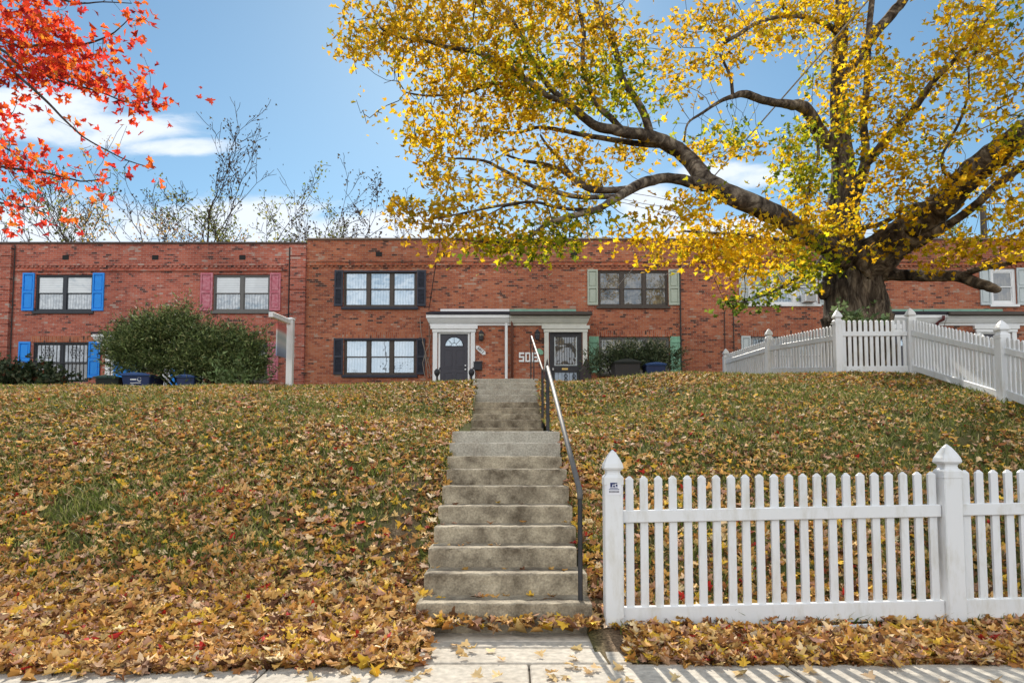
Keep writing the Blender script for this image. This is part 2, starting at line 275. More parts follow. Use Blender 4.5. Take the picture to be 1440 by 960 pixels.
# ---------------------------------------------------------------- mesh helpers
class MB:
    def __init__(s): s.v = []; s.f = []
    def box(s, x0, x1, y0, y1, z0, z1, rot=0.0, piv=None):
        i = len(s.v)
        p = [Vector(q) for q in ((x0, y0, z0), (x1, y0, z0), (x1, y1, z0), (x0, y1, z0), (x0, y0, z1), (x1, y0, z1), (x1, y1, z1), (x0, y1, z1))]
        if rot:
            c = Vector(piv) if piv else Vector(((x0 + x1) / 2, (y0 + y1) / 2, (z0 + z1) / 2)); m = Matrix.Rotation(rot, 3, 'Y')
            p = [m @ (q - c) + c for q in p]
        s.v += p
        s.f += [tuple(i + k for k in q) for q in ((0, 3, 2, 1), (4, 5, 6, 7), (0, 1, 5, 4), (1, 2, 6, 5), (2, 3, 7, 6), (3, 0, 4, 7))]
        return s
    def hexa(s, pts):
        i = len(s.v); s.v += [Vector(q) for q in pts]
        s.f += [tuple(i + k for k in q) for q in ((0, 3, 2, 1), (4, 5, 6, 7), (0, 1, 5, 4), (1, 2, 6, 5), (2, 3, 7, 6), (3, 0, 4, 7))]
        return s
    def ring(s, prof, cx, cy, n=4, rot=math.pi / 4, sq=True):
        """stack of n-gon rings; prof = [(half width, z)]"""
        k = math.sqrt(2) if (n == 4 and sq) else 1
        i0 = len(s.v)
        for r, z in prof:
            for j in range(n):
                a = rot + j * 2 * math.pi / n
                s.v.append(Vector((cx + r * k * math.cos(a), cy + r * k * math.sin(a), z)))
        for q in range(len(prof) - 1):
            for j in range(n):
                a = i0 + q * n + j; b = i0 + q * n + (j + 1) % n
                s.f.append((a, b, b + n, a + n))
        s.f.append(tuple(i0 + j for j in reversed(range(n)))); e = i0 + (len(prof) - 1) * n
        s.f.append(tuple(e + j for j in range(n)))
        return s
    def tube(s, pts, rad, n=6, cap=True):
        pts = [Vector(p) for p in pts]
        if isinstance(rad, (int, float)): rad = [rad] * len(pts)
        i0 = len(s.v); up = None
        for k, p in enumerate(pts):
            d = (pts[min(k + 1, len(pts) - 1)] - pts[max(k - 1, 0)])
            if d.length < 1e-9: d = Vector((0, 0, 1))
            d.normalize()
            if up is None:
                a = Vector((0, 0, 1)) if abs(d.z) < .9 else Vector((1, 0, 0)); up = (a - d * a.dot(d)).normalized()
            else: up = (up - d * up.dot(d)).normalized()
            w = d.cross(up)
            for j in range(n):
                t = 2 * math.pi * j / n
                s.v.append(p + (up * math.cos(t) + w * math.sin(t)) * rad[k])
        for k in range(len(pts) - 1):
            for j in range(n):
                a = i0 + k * n + j; b = i0 + k * n + (j + 1) % n
                s.f.append((a, b, b + n, a + n))
        if cap:
            s.f.append(tuple(i0 + j for j in reversed(range(n)))); e = i0 + (len(pts) - 1) * n; s.f.append(tuple(e + j for j in range(n)))
        return s
    def prism(s, poly, y0, y1):
        """poly in x,z extruded along y"""
        i = len(s.v); n = len(poly)
        s.v += [Vector((x, y0, z)) for x, z in poly] + [Vector((x, y1, z)) for x, z in poly]
        s.f.append(tuple(i + k for k in range(n))); s.f.append(tuple(i + n + k for k in reversed(range(n))))
        for k in range(n): s.f.append((i + k, i + n + k, i + n + (k + 1) % n, i + (k + 1) % n))
        return s
    def build(s, name, m, parent=None, bevel=0.0, smooth=False, origin=None, seg=1):
        me = bpy.data.meshes.new(name)
        o3 = Vector(origin) if origin is not None else Vector((0, 0, 0))
        me.from_pydata([tuple(Vector(p) - o3) for p in s.v], [], s.f); me.update()
        if m: me.materials.append(m)
        if smooth: me.polygons.foreach_set('use_smooth', [True] * len(me.polygons))
        o = bpy.data.objects.new(name, me); COL.objects.link(o); o.location = o3
        if parent:
            o.parent = parent; o.location = o3 - world_loc(parent)
        if bevel:
            b = o.modifiers.new('bevel', 'BEVEL'); b.width = bevel; b.segments = seg; b.limit_method = 'ANGLE'; b.angle_limit = R(40)
        return o

def world_loc(o):
    v = Vector(o.location)
    while o.parent: o = o.parent; v = v + Vector(o.location)
    return v
def tag(o, label=None, cat=None, group=None, kind=None):
    if label: o['label'] = label
    if cat: o['category'] = cat
    if group: o['group'] = group
    if kind: o['kind'] = kind
    return o
def thing(name, loc, label, cat, group=None):
    o = bpy.data.objects.new(name, None); COL.objects.link(o); o.location = loc; o.empty_display_size = .2
    return tag(o, label, cat, group)
def copy_tree(o, parent=None):
    c = o.copy(); COL.objects.link(c); c.parent = parent
    for ch in list(o.children): copy_tree(ch, c)
    return c

def np_mesh(name, V, loops, starts, counts, m, cols=None, parent=None, smooth=False):
    me = bpy.data.meshes.new(name)
    me.vertices.add(len(V)); me.vertices.foreach_set('co', np.ascontiguousarray(V, dtype=np.float32).ravel())
    me.loops.add(len(loops)); me.loops.foreach_set('vertex_index', np.ascontiguousarray(loops, dtype=np.int32))
    me.polygons.add(len(starts)); me.polygons.foreach_set('loop_start', np.ascontiguousarray(starts, dtype=np.int32))
    try: me.polygons.foreach_set('loop_total', np.ascontiguousarray(counts, dtype=np.int32))
    except Exception: pass
    if smooth: me.polygons.foreach_set('use_smooth', np.ones(len(starts), dtype=bool))
    if cols is not None:
        a = me.attributes.new('leafcol', 'FLOAT_COLOR', 'FACE')
        c4 = np.ones((len(starts), 4), dtype=np.float32); c4[:, :3] = cols; a.data.foreach_set('color', c4.ravel())
    me.update(); me.validate()
    me.materials.append(m)
    o = bpy.data.objects.new(name, me); COL.objects.link(o)
    if parent: o.parent = parent; o.location = -world_loc(parent)
    return o

HALF_FINE = [(0, -.25), (.02, -.02), (.32, -.08), (.25, .12), (.60, .26), (.46, .44), (.17, .46), (.26, .72), (.11, .70), (0, 1)]
HALF_MID = [(0, 0), (.30, -.06), (.24, .12), (.55, .34), (.18, .46), (.16, .70), (0, 1)]
HALF_LOW = [(0, 0), (.34, .05), (.50, .36), (.18, .50), (0, 1)]
HALF_NEEDLE = [(0, 0), (.13, .35), (0, 1)]
def scatter(name, P, yaw_pitch_roll, size, cols, half, m, parent=None, fold=.25, droop=.35, var=None):
    """many leaves: two folded halves each. P n*3, Rm n*3*3"""
    n = len(P); k = len(half)
    right = np.array(half, dtype=np.float32); left = right[::-1].copy(); left = left[1:-1]; left[:, 0] *= -1
    pts = np.vstack([right, left]); nv = len(pts)
    T = np.zeros((n, nv, 3), dtype=np.float32)
    x = pts[:, 0][None, :]; y = pts[:, 1][None, :]
    fo = (fold * (rng.random((n, 1)) * 1.6 - .3)).astype(np.float32); dr = (droop * (rng.random((n, 1)) * 2 - .7)).astype(np.float32)
    T[:, :, 0] = x; T[:, :, 1] = y - .35
    T[:, :, 2] = fo * np.abs(x) * 2 - dr * (y - .35) ** 2 * 1.5 + (rng.random((n, nv)) - .5) * .12 * (fold > 0)
    T *= size[:, None, None]
    V = np.einsum('nij,nvj->nvi', yaw_pitch_roll, T) + P[:, None, :]
    idxR = list(range(k)); idxL = [0] + [k - 1] + list(range(k, nv))
    loc = np.array(idxR + idxL); per = len(loc)
    loops = (loc[None, :] + (np.arange(n) * nv)[:, None]).ravel()
    cnt = np.tile([k, len(idxL)], n); st = np.concatenate([[0], np.cumsum(cnt)[:-1]])
    c = np.repeat(cols, 2, axis=0)
    return np_mesh(name, V.reshape(-1, 3), loops, st, cnt, m, c, parent)

def rot_from(normal, yaw):
    """n*3*3 matrices whose z is normal, spun by yaw"""
    z = normal / np.linalg.norm(normal, axis=1, keepdims=True)
    a = np.where(np.abs(z[:, 2:3]) < .95, np.array([[0, 0, 1.0]]), np.array([[1.0, 0, 0]]))
    x = np.cross(a, z); x /= np.linalg.norm(x, axis=1, keepdims=True); y = np.cross(z, x)
    c = np.cos(yaw)[:, None]; s = np.sin(yaw)[:, None]
    X = x * c + y * s; Y = -x * s + y * c
    return np.stack([X, Y, z], axis=2)
def rand_dirs(n, up=0.0):
    v = rng.normal(size=(n, 3)); v /= np.linalg.norm(v, axis=1, keepdims=True); v[:, 2] += up
    return v
def pick(pal, n, jit=.18):
    pal_c = np.array([p[:3] for p in pal]); w = np.array([p[3] for p in pal], dtype=float); w /= w.sum()
    c = pal_c[rng.choice(len(pal), n, p=w)]
    c = c * (1 + (rng.random((n, 1)) - .5) * 2 * jit) * (1 + (rng.random((n, 3)) - .5) * jit * .5)
    return np.clip(c, .003, .9)

# ---------------------------------------------------------------- terrain
PC = np.array([(4.02, -.02), (4.5, .01), (4.8, .05), (5.1, .19), (5.7, .48), (6.6, .93), (7.55, 1.36), (8.7, 1.60), (10, 1.72), (11.3, 2.15), (12.66, 2.60), (14, 2.68), (17, 2.70), (60, 2.70)])
PR = np.array([(4.02, -.02), (4.5, .0), (4.8, .02), (5.0, .09), (5.6, .42), (7.5, 1.33), (9.3, 1.97), (11.9, 2.65), (13.5, 2.76), (16, 2.80), (60, 2.80)])
PL = np.array([(4.02, -.02), (4.5, .02), (4.8, .09), (6, .70), (8, 1.50), (10, 2.05), (12.3, 2.46), (13.5, 2.55), (16, 2.58), (60, 2.62)])
def smooth_interp(P, d):
    g = np.interp(d, P[:, 0], P[:, 1]); s = .22
    return (g * 2 + np.interp(np.maximum(d - s, 4.02), P[:, 0], P[:, 1]) + np.interp(d + s, P[:, 0], P[:, 1])) / 4
def H(x, d):
    x = np.asarray(x, dtype=float); d = np.asarray(d, dtype=float)
    c = smooth_interp(PC, d); r = smooth_interp(PR, d); l = smooth_interp(PL, d)
    tr = np.clip((x - .8) / 2.2, 0, 1); tl = np.clip((-x - .8) / 2.6, 0, 1)
    tr = tr * tr * (3 - 2 * tr); tl = tl * tl * (3 - 2 * tl)
    h = c * (1 - tr - tl) + r * tr + l * tl
    b = (np.sin(x * 2.3 + d * 1.1) + np.sin(x * 1.1 - d * 2.7 + 1.3) + .6 * np.sin(x * 5.1 + 2) * np.sin(d * 4.3)) * .012
    return h + b * np.clip((d - 4.7) / .8, 0, 1) * (d < 17)
def field(x, y, s=1.0, ph=0.0):
    return (np.sin(x * 1.7 * s + ph + 1.3 * np.sin(y * .9 * s + ph)) + np.sin(y * 2.1 * s - ph * 2 + 1.1 * np.sin(x * 1.3 * s)) + np.sin((x + y) * 3.3 * s + ph * 3) * .5) / 2.5
SX0, SX1 = -.62, .52       # stair corridor
def soil_amount(x, d):
    a = np.exp(-(((x + .98 - .03 * (d - 6)) / .22) ** 2)) * np.clip((7.6 - d) / 1.2, 0, 1) * np.clip((d - 5.1) / .4, 0, 1)
    b = ((x > .66) & (x < 1.35) & (d > 4.3) & (d < 4.9)) * 1.0
    c = ((d > 4.55) & (d < 4.84) & (x > .66)) * .8
    e = np.exp(-(((x - .68) / .12) ** 2)) * (d < 5.6)
    return np.clip(np.maximum.reduce([a * (.65 + .5 * field(x, d, 3.1)), b, c, e]), 0, 1)

def build_lawn():
    xs = np.unique(np.concatenate([np.linspace(-300, -40, 14), np.linspace(-40, -14, 27), np.linspace(-14, 14, 225), np.linspace(14, 40, 27), np.linspace(40, 300, 14), [SX0, SX1, SX0 + .01, SX1 - .01]]))
    ds = np.unique(np.concatenate([np.linspace(4.02, 15, 150), np.linspace(15, 40, 26), np.linspace(40, 500, 20)]))
    X, D = np.meshgrid(xs, ds); Z = H(X, D)
    inside = (X > SX0 + .005) & (X < SX1 - .005) & (D < 12.8)
    Z = np.where(inside, Z - .35, Z)
    Z = np.where(D > 60, 2.6, Z)
    V = np.stack([X, D, Z], -1).reshape(-1, 3); nx = len(xs); ny = len(ds)
    i = (np.arange(ny - 1)[:, None] * nx + np.arange(nx - 1)[None, :]).ravel()
    loops = np.stack([i, i + 1, i + 1 + nx, i + nx], 1).ravel(); st = np.arange(len(i)) * 4
    o = np_mesh('lawn', V, loops, st, np.full(len(i), 4), M['lawn'], smooth=True)
    a = o.data.attributes.new('soil', 'FLOAT', 'POINT'); a.data.foreach_set('value', soil_amount(X, D).ravel().astype(np.float32))
    tag(o, 'sloping front lawn of olive grass with bare brown earth patches', kind='structure'); return o
build_lawn()
g = MB().box(-300, 300, -60, 4.021, -.6, -.12).build('ground', M['asphalt']); tag(g, kind='structure')
# pavement: slabs with open joints over dark soil
jb = MB().box(-60, 60, 1.9, 4.15, -.118, -.03).build('soil_bed', mat('soil_dark', (.06, .045, .03), .95, noise=.4)); tag(jb, kind='structure')
sw = MB()
x = -30.3
while x < 30:
    sw.box(x + .006, x + 1.514, 2.0, 4.135, -.1, .0); x += 1.52
o = sw.build('sidewalk', M['walk'], bevel=.008); tag(o, 'pale concrete sidewalk slabs', kind='structure')
wk = MB()
def slab(mb, d0, d1, xl0, xr0, xl1, xr1, z):
    mb.hexa([(xl0, d0, -.1), (xr0, d0, -.1), (xr1, d1, -.1), (xl1, d1, -.1), (xl0, d0, z), (xr0, d0, z), (xr1, d1, z), (xl1, d1, z)])
slab(wk, 4.147, 4.455, -.60, .575, -.57, .555, .004); slab(wk, 4.469, 4.60, -.57, .555, -.55, .545, .008)
slab(wk, 4.606, 4.95, -.60, .56, -.60, .56, .010)
slab(wk, 4.147, 4.50, .592, .72, .572, .66, .004)
o = wk.build('walkway', M['walk'], bevel=.008); tag(o, 'short concrete walkway between sidewalk and stairs', kind='structure')
kb = MB().box(-60, 60, 1.75, 1.9, -.3, 0).build('kerb', M['walk'], bevel=.02); tag(kb, kind='structure')
up = MB().box(-.6, .55, 12.99, 20.9, 2.3, 2.655).build('path', M['concrete_pale'], bevel=.01); tag(up, 'upper concrete path to the houses', kind='structure')

# ---------------------------------------------------------------- stairs
def step_block(xl, xr, y0, y1, z0, z1, parent, m, name='step', rad=.022):
    rad *= .5
    mb = MB(); nx = 26; nz_ = 4; ny = 5
    # rounded nosing profile swept across x, roughened
    prof = [(y0, z0), (y0, z0 + (z1 - z0) * .3), (y0, z0 + (z1 - z0) * .6), (y0, z1 - rad), (y0 + rad * .3, z1 - rad * .3), (y0 + rad, z1), (y0 + (y1 - y0) * .5, z1), (y1, z1), (y1, z0)]
    n = len(prof)
    for i in range(nx + 1):
        t = i / nx; x = xl + (xr - xl) * t
        e = min(i, nx - i); ins = .012 if e == 0 else 0
        for k, (yy, zz) in enumerate(prof):
            j = random.gauss(0, .0022)
            mb.v.append(Vector((x + (ins if i == 0 else (-ins if i == nx else 0)) * 0, yy + (j if k < 6 else 0) + (ins if k < 6 else 0), zz + (random.gauss(0, .0014) if 2 < k < 8 else 0) - (ins * .6 if 3 <= k <= 7 else 0))))
    for i in range(nx):
        for k in range(n):
            a = i * n + k; b = i * n + (k + 1) % n
            mb.f.append((a, a + n, b + n, b))
    mb.f.append(tuple(range(n))); mb.f.append(tuple(nx * n + k for k in reversed(range(n))))
    return mb.build(name, m, parent)
st_lo = thing('concrete_staircase', (-.06, 4.8, 0), 'lower flight of ten worn concrete steps rising from the walkway to a landing', 'staircase')
LO = [(848, 585, 833), (806, 596, 826), (770, 602, 811), (740, 610, 810), (711, 616, 805), (683, 622, 800), (659, 628, 797), (641, 629, 790), (622, 632, 788), (606, 636, 787)]
for k, (py, xl, xr) in enumerate(LO):
    d = 4.8 + .306 * k; a = W(xl, py, d); b = W(xr, py, d); dn = d + .306 + (.04 if k < 9 else 0)
    step_block(a.x, b.x, d, dn, a.z - .22 - (.1 if k == 0 else 0), a.z, st_lo, M['concrete_pale'] if k in (8, 9) else M['concrete'], rad=.03)
zl = W(700, 606, 7.554).z
MB().box(-.62, .50, 7.865, 10.02, zl - .3, zl - .006).build('landing', M['concrete'], st_lo, bevel=.01)
st_hi = thing('concrete_staircase', (-.05, 10, zl), 'upper flight of nine concrete steps from the landing up to the path by the houses', 'staircase')
UP = [(601, 649, 764), (590, 652, 763), (582, 655, 762), (573, 657, 762), (565, 659, 762), (555, 661, 761), (547, 663, 760), (538, 665, 759), (532, 666, 757)]
for k, (py, xl, xr) in enumerate(UP):
    d = 10 + .333 * k; a = W(xl, py, d); b = W(xr, py, d)
    step_block(a.x, b.x, d, d + .37, a.z - .2, a.z, st_hi, M['concrete_pale'] if k > 4 else M['concrete'], rad=.025)

# ---------------------------------------------------------------- handrails
def sqbar(mb, p, q, w):
    mb.tube([p, q], w * .72, n=4)
hr = thing('handrail', (.48, 4.9, .2), 'long galvanised handrail with a dark post beside the lower steps', 'handrail')
p0 = Vector((.485, 4.92, .985)); p1 = Vector((.405, 7.72, 2.235))
MB().tube([p0 + Vector((0, -.03, -.06)), p0 + Vector((0, 0, 0)), p1, p1 + Vector((0, .06, -.03))], .021, n=8).build('rail', M['rail'], hr, smooth=True)
MB().tube([(.485, 4.91, .19), (.485, 4.90, .95)], .017, n=6).build('post', M['iron'], hr)
MB().tube([(.405, 7.70, 1.49), (.405, 7.70, 2.21)], .02, n=6).build('post', M['iron'], hr)
MB().ring([(.045, .185), (.045, .20)], .485, 4.91).build('foot_plate', M['iron'], hr)
hr2 = thing('handrail', (.45, 10, 1.6), 'short upper handrail with two thin dark posts at the top flight', 'handrail')
q0 = W(763, 520, 10.0); q1 = W(747.5, 473, 12.5)
MB().tube([q0 + Vector((.035, -.05, -.02)), q0, q1], .017, n=8).build('rail', M['rail'], hr2, smooth=True)
MB().tube([(q0.x, 10.03, 1.60), (q0.x, 10.03, q0.z - .01)], .019, n=6).build('post', M['iron'], hr2)
MB().tube([(q1.x - .015, 12.45, 2.64), (q1.x - .015, 12.45, q1.z - .01)], .011, n=6).build('post', M['iron'], hr2)
MB().tube([(q1.x + .035, 12.3, 2.60), (q1.x + .035, 12.3, q1.z - .06)], .010, n=6).build('post', M['iron'], hr2)

# ---------------------------------------------------------------- picket fences
def post_part(parent, x, y, z0, ztop, w, m=None):
    """square vinyl post with a pointed cap; ztop = tip of the cap"""
    h = w / 2; cz = ztop - w * 1.62
    MB().box(x - h, x + h, y - h, y + h, z0, cz).build('post', M['vinyl'], parent, bevel=.006)
    c = MB().ring([(h * 1.05, cz - w * .30), (h * 1.05, cz + w * .10), (h * .96, cz + w * .18), (h * .78, cz + w * .26), (h * .72, cz + w * .38), (h * .78, cz + w * .48),
                   (h * 1.00, cz + w * .56), (h * 1.06, cz + w * .64), (h * .98, cz + w * .84), (h * .70, cz + w * 1.14), (h * .36, cz + w * 1.44), (h * .04, ztop)], x, y)
    return c.build('post_cap', M['vinyl'], parent, bevel=.003)
def panel(parent, A, B, n, pw, zt, rails, zp0, extra=0.0, th=.022):
    """n pickets from A to B (x,y); zt,rails,zp0 give (za,zb) heights at either end. rails: list of ((lo_a,hi_a),(lo_b,hi_b))"""
    A = Vector((A[0], A[1], 0)); B = Vector((B[0], B[1], 0)); L = (B - A).length; u = (B - A) / L; nrm = Vector((-u.y, u.x, 0))
    def hexbar(s0, s1, z00, z01, z10, z11, half):
        a = A + u * s0; b = A + u * s1
        return MB().hexa([a - nrm * half + Vector((0, 0, z00)), b - nrm * half + Vector((0, 0, z10)), b + nrm * half + Vector((0, 0, z10)), a + nrm * half + Vector((0, 0, z00)),
                          a - nrm * half + Vector((0, 0, z01)), b - nrm * half + Vector((0, 0, z11)), b + nrm * half + Vector((0, 0, z11)), a + nrm * half + Vector((0, 0, z01))])
    for (la, ha), (lb, hb) in rails:
        hexbar(0, L, la, ha, lb, hb, .027).build('fence_rail', M['vinyl'], parent, bevel=.005)
    for k in range(n):
        t = (k + .5) / n; c = L * (k + .5) / n; zz = zt[0] + (zt[1] - zt[0]) * t; zb = zp0[0] + (zp0[1] - zp0[0]) * t
        mb = hexbar(c - pw / 2, c + pw / 2, zb, zz - .022, zb, zz - .022, th / 2)
        i = len(mb.v); a = A + u * c
        # pyramid tip
        top = [a + u * (-pw * .14) + Vector((0, 0, zz)), a + u * (pw * .14) + Vector((0, 0, zz))]
        mb.v += [p.copy() for p in (mb.v[4:8])] + top
        mb.f += [(i, i + 1, i + 5, i + 4), (i + 1, i + 2, i + 5), (i + 2, i + 3, i + 4, i + 5), (i + 3, i, i + 4)]
        jit = random.gauss(0, .0015)
        for p in mb.v: p += u * jit
        mb.build('picket', M['vinyl'], parent)

f1 = thing('picket_fence', (.705, 4.8, 0), 'low white vinyl picket fence along the sidewalk right of the steps', 'fence', 'white picket fences')
P1 = (.707, 4.82); P2 = (3.115, 4.90); P3 = (5.55, 4.98)
post_part(f1, P1[0], P1[1], -.1, W(861, 632, 4.8).z, .128); post_part(f1, P2[0], P2[1], -.1, W(1323, 624, 4.88).z, .127); post_part(f1, P3[0], P3[1], -.1, 1.36, .127)
panel(f1, (P1[0] + .064, P1[1]), (P2[0] - .07, P2[1]), 22, .054, (1.088, 1.122), [((.052, .187), (.082, .218)), ((.765, .85), (.80, .888))], (.10, .13))
panel(f1, (P2[0] + .07, P2[1]), (P3[0] - .07, P3[1]), 22, .054, (1.13, 1.16), [((.088, .224), (.12, .25)), ((.808, .893), (.84, .92))], (.12, .16))
# maker's label on the first post
sx, sz = P1[0], W(861, 684, 4.756).z; fy = P1[1] - .064
st = MB().box(sx - .047, sx + .047, fy - .003, fy + .01, sz - .055, sz + .05).build('label_plate', mat('label_white', (.72, .73, .78), .4), f1)
tk = MB().box(sx - .026, sx - .012, fy - .005, fy, sz - .002, sz + .028).box(sx - .012, sx + .006, fy - .005, fy, sz + .016, sz + .028).box(sx + .002, sx + .022, fy - .005, fy, sz + .022, sz + .028)
tk.box(sx - .006, sx + .006, fy - .005, fy, sz - .002, sz + .010).box(sx + .012, sx + .024, fy - .005, fy, sz + .002, sz + .016)
tk.box(sx - .028, sx + .026, fy - .005, fy, sz - .010, sz - .006).box(sx - .036, sx + .036, fy - .005, fy, sz - .020, sz - .016)
tk.build('label_print', mat('label_ink', (.02, .03, .12), .5), st)
lt = MB()
for q in range(8):
    xx = sx - .034 + q * .009; lt.box(xx, xx + .0055, fy - .005, fy, sz - .040, sz - .028)
lt.build('label_lettering', mat('label_grey', (.12, .12, .14), .5), st)
ws = MB().hexa([(1.62, 4.70, .025), (2.46, 4.74, .045), (2.46, 4.765, .045), (1.62, 4.725, .025), (1.62, 4.70, .055), (2.46, 4.74, .085), (2.46, 4.765, .085), (1.62, 4.725, .055)]).build('vinyl_strip', M['vinyl'])
tag(ws, 'loose white vinyl strip lying in the leaves under the fence rail', 'strip')

f2 = thing('picket_fence', (5.72, 12, 2.67), 'white picket fence around the yard with the big tree, stepping down the slope', 'fence', 'white picket fences')
A1 = W(1178, 480, 12.0); C1 = W(1281, 480, 11.9); T1 = W(1410, 500, 9.3); U1 = Vector((6.52, 6.8, 0))
Bk1 = Vector((5.46, 14.39, 0)); Bk2 = Vector((5.235, 16.6, 0))
w2 = .13
zt_ = lambda px, py, d: W(px, py, d).z
post_part(f2, A1.x, A1.y, 2.4, zt_(1178, 436, 12), w2); post_part(f2, C1.x, C1.y, 2.4, zt_(1281, 433, 11.9), w2); post_part(f2, T1.x, T1.y, 1.7, zt_(1410, 450, 9.3), w2 * 1.05)
post_part(f2, U1.x, U1.y, .9, 2.35, w2); post_part(f2, Bk1.x, Bk1.y, 2.4, zt_(1085, 462, 14.39), w2); post_part(f2, Bk2.x, Bk2.y, 2.4, zt_(1025, 490, 16.6), w2)
yz = lambda py, d: W(1200, py, d).z
f = lambda py, d: yz(py, d)
panel(f2, (A1.x + .07, A1.y), (C1.x - .07, C1.y), 12, .052, (f(450, 12), f(450, 11.9)), [((f(524.5, 12), f(515, 12)), (f(524, 11.9), f(514.5, 11.9))), ((f(473, 12), f(466.3, 12)), (f(472.5, 11.9), f(466, 11.9)))], (2.75, 2.75))
panel(f2, (C1.x, C1.y - .07), (T1.x, T1.y + .07), 24, .057, (f(450, 11.9), f(474.5, 9.3)), [((f(522, 11.9), f(513.5, 11.9)), (f(560, 9.3), f(548.5, 9.3))), ((f(473, 11.9), f(465, 11.9)), (f(498.5, 9.3), f(489.5, 9.3)))], (2.75, 2.08))
panel(f2, (T1.x, T1.y - .07), (U1.x, U1.y + .07), 24, .057, (f(474.5, 9.3), 2.12), [((f(560, 9.3), f(548.5, 9.3)), (1.20, 1.31)), ((f(498.5, 9.3), f(489.5, 9.3)), (1.88, 1.96))], (2.02, 1.28))
panel(f2, (A1.x, A1.y + .07), (Bk1.x, Bk1.y - .07), 22, .05, (f(455.5, 12), f(477, 14.39)), [((f(525, 12), f(515, 12)), (f(527, 14.39), f(518, 14.39))), ((f(477.5, 12), f(470, 12)), (f(494, 14.39), f(487, 14.39)))], (2.75, 2.84))
panel(f2, (Bk1.x, Bk1.y + .07), (Bk2.x, Bk2.y - .07), 22, .05, (f(477, 14.39), f(498, 16.6)), [((f(527, 14.39), f(518, 14.39)), (2.83, 2.95)), ((f(494, 14.39), f(487, 14.39)), (f(512, 16.6), f(506, 16.6)))], (2.84, 2.92))

# ---------------------------------------------------------------- houses
YW = 23.6; YV = 22.5; ZG = 2.55
def wall_mesh(xa, xb, z0, z1, y, depth, holes, rd=.14):
    mb = MB(); xs = sorted(set([xa, xb] + [h[0] for h in holes] + [h[1] for h in holes])); zs = sorted(set([z0, z1] + [h[2] for h in holes] + [h[3] for h in holes]))
    for i in range(len(xs) - 1):
        for j in range(len(zs) - 1):
            cx = (xs[i] + xs[i + 1]) / 2; cz = (zs[j] + zs[j + 1]) / 2
            if any(h[0] < cx < h[1] and h[2] < cz < h[3] for h in holes): continue
            k = len(mb.v); mb.v += [Vector((xs[i], y, zs[j])), Vector((xs[i + 1], y, zs[j])), Vector((xs[i + 1], y, zs[j + 1])), Vector((xs[i], y, zs[j + 1]))]; mb.f.append((k, k + 1, k + 2, k + 3))
    for a, b, c, d in holes:
        for q in (((a, y, c), (a, y, d), (a, y + rd, d), (a, y + rd, c)), ((b, y, d), (b, y, c), (b, y + rd, c), (b, y + rd, d)), ((a, y, d), (b, y, d), (b, y + rd, d), (a, y + rd, d)), ((b, y, c), (a, y, c), (a, y + rd, c), (b, y + rd, c)), ((a, y + rd, c), (b, y + rd, c), (b, y + rd, d), (a, y + rd, d))):
            k = len(mb.v); mb.v += [Vector(p) for p in q]; mb.f.append((k, k + 1, k + 2, k + 3))
    Y2 = y + depth
    for q in (((xa, y, z0), (xa, y, z1), (xa, Y2, z1), (xa, Y2, z0)), ((xb, y, z1), (xb, y, z0), (xb, Y2, z0), (xb, Y2, z1)), ((xa, y, z1), (xb, y, z1), (xb, Y2, z1), (xa, Y2, z1)), ((xb, Y2, z0), (xa, Y2, z0), (xa, Y2, z1), (xb, Y2, z1))):
        k = len(mb.v); mb.v += [Vector(p) for p in q]; mb.f.append((k, k + 1, k + 2, k + 3))
    return mb
def xw(px, py=400, y=YW): return W(px, py, y).x
def zw(py, y=YW): return W(720, py, y).z

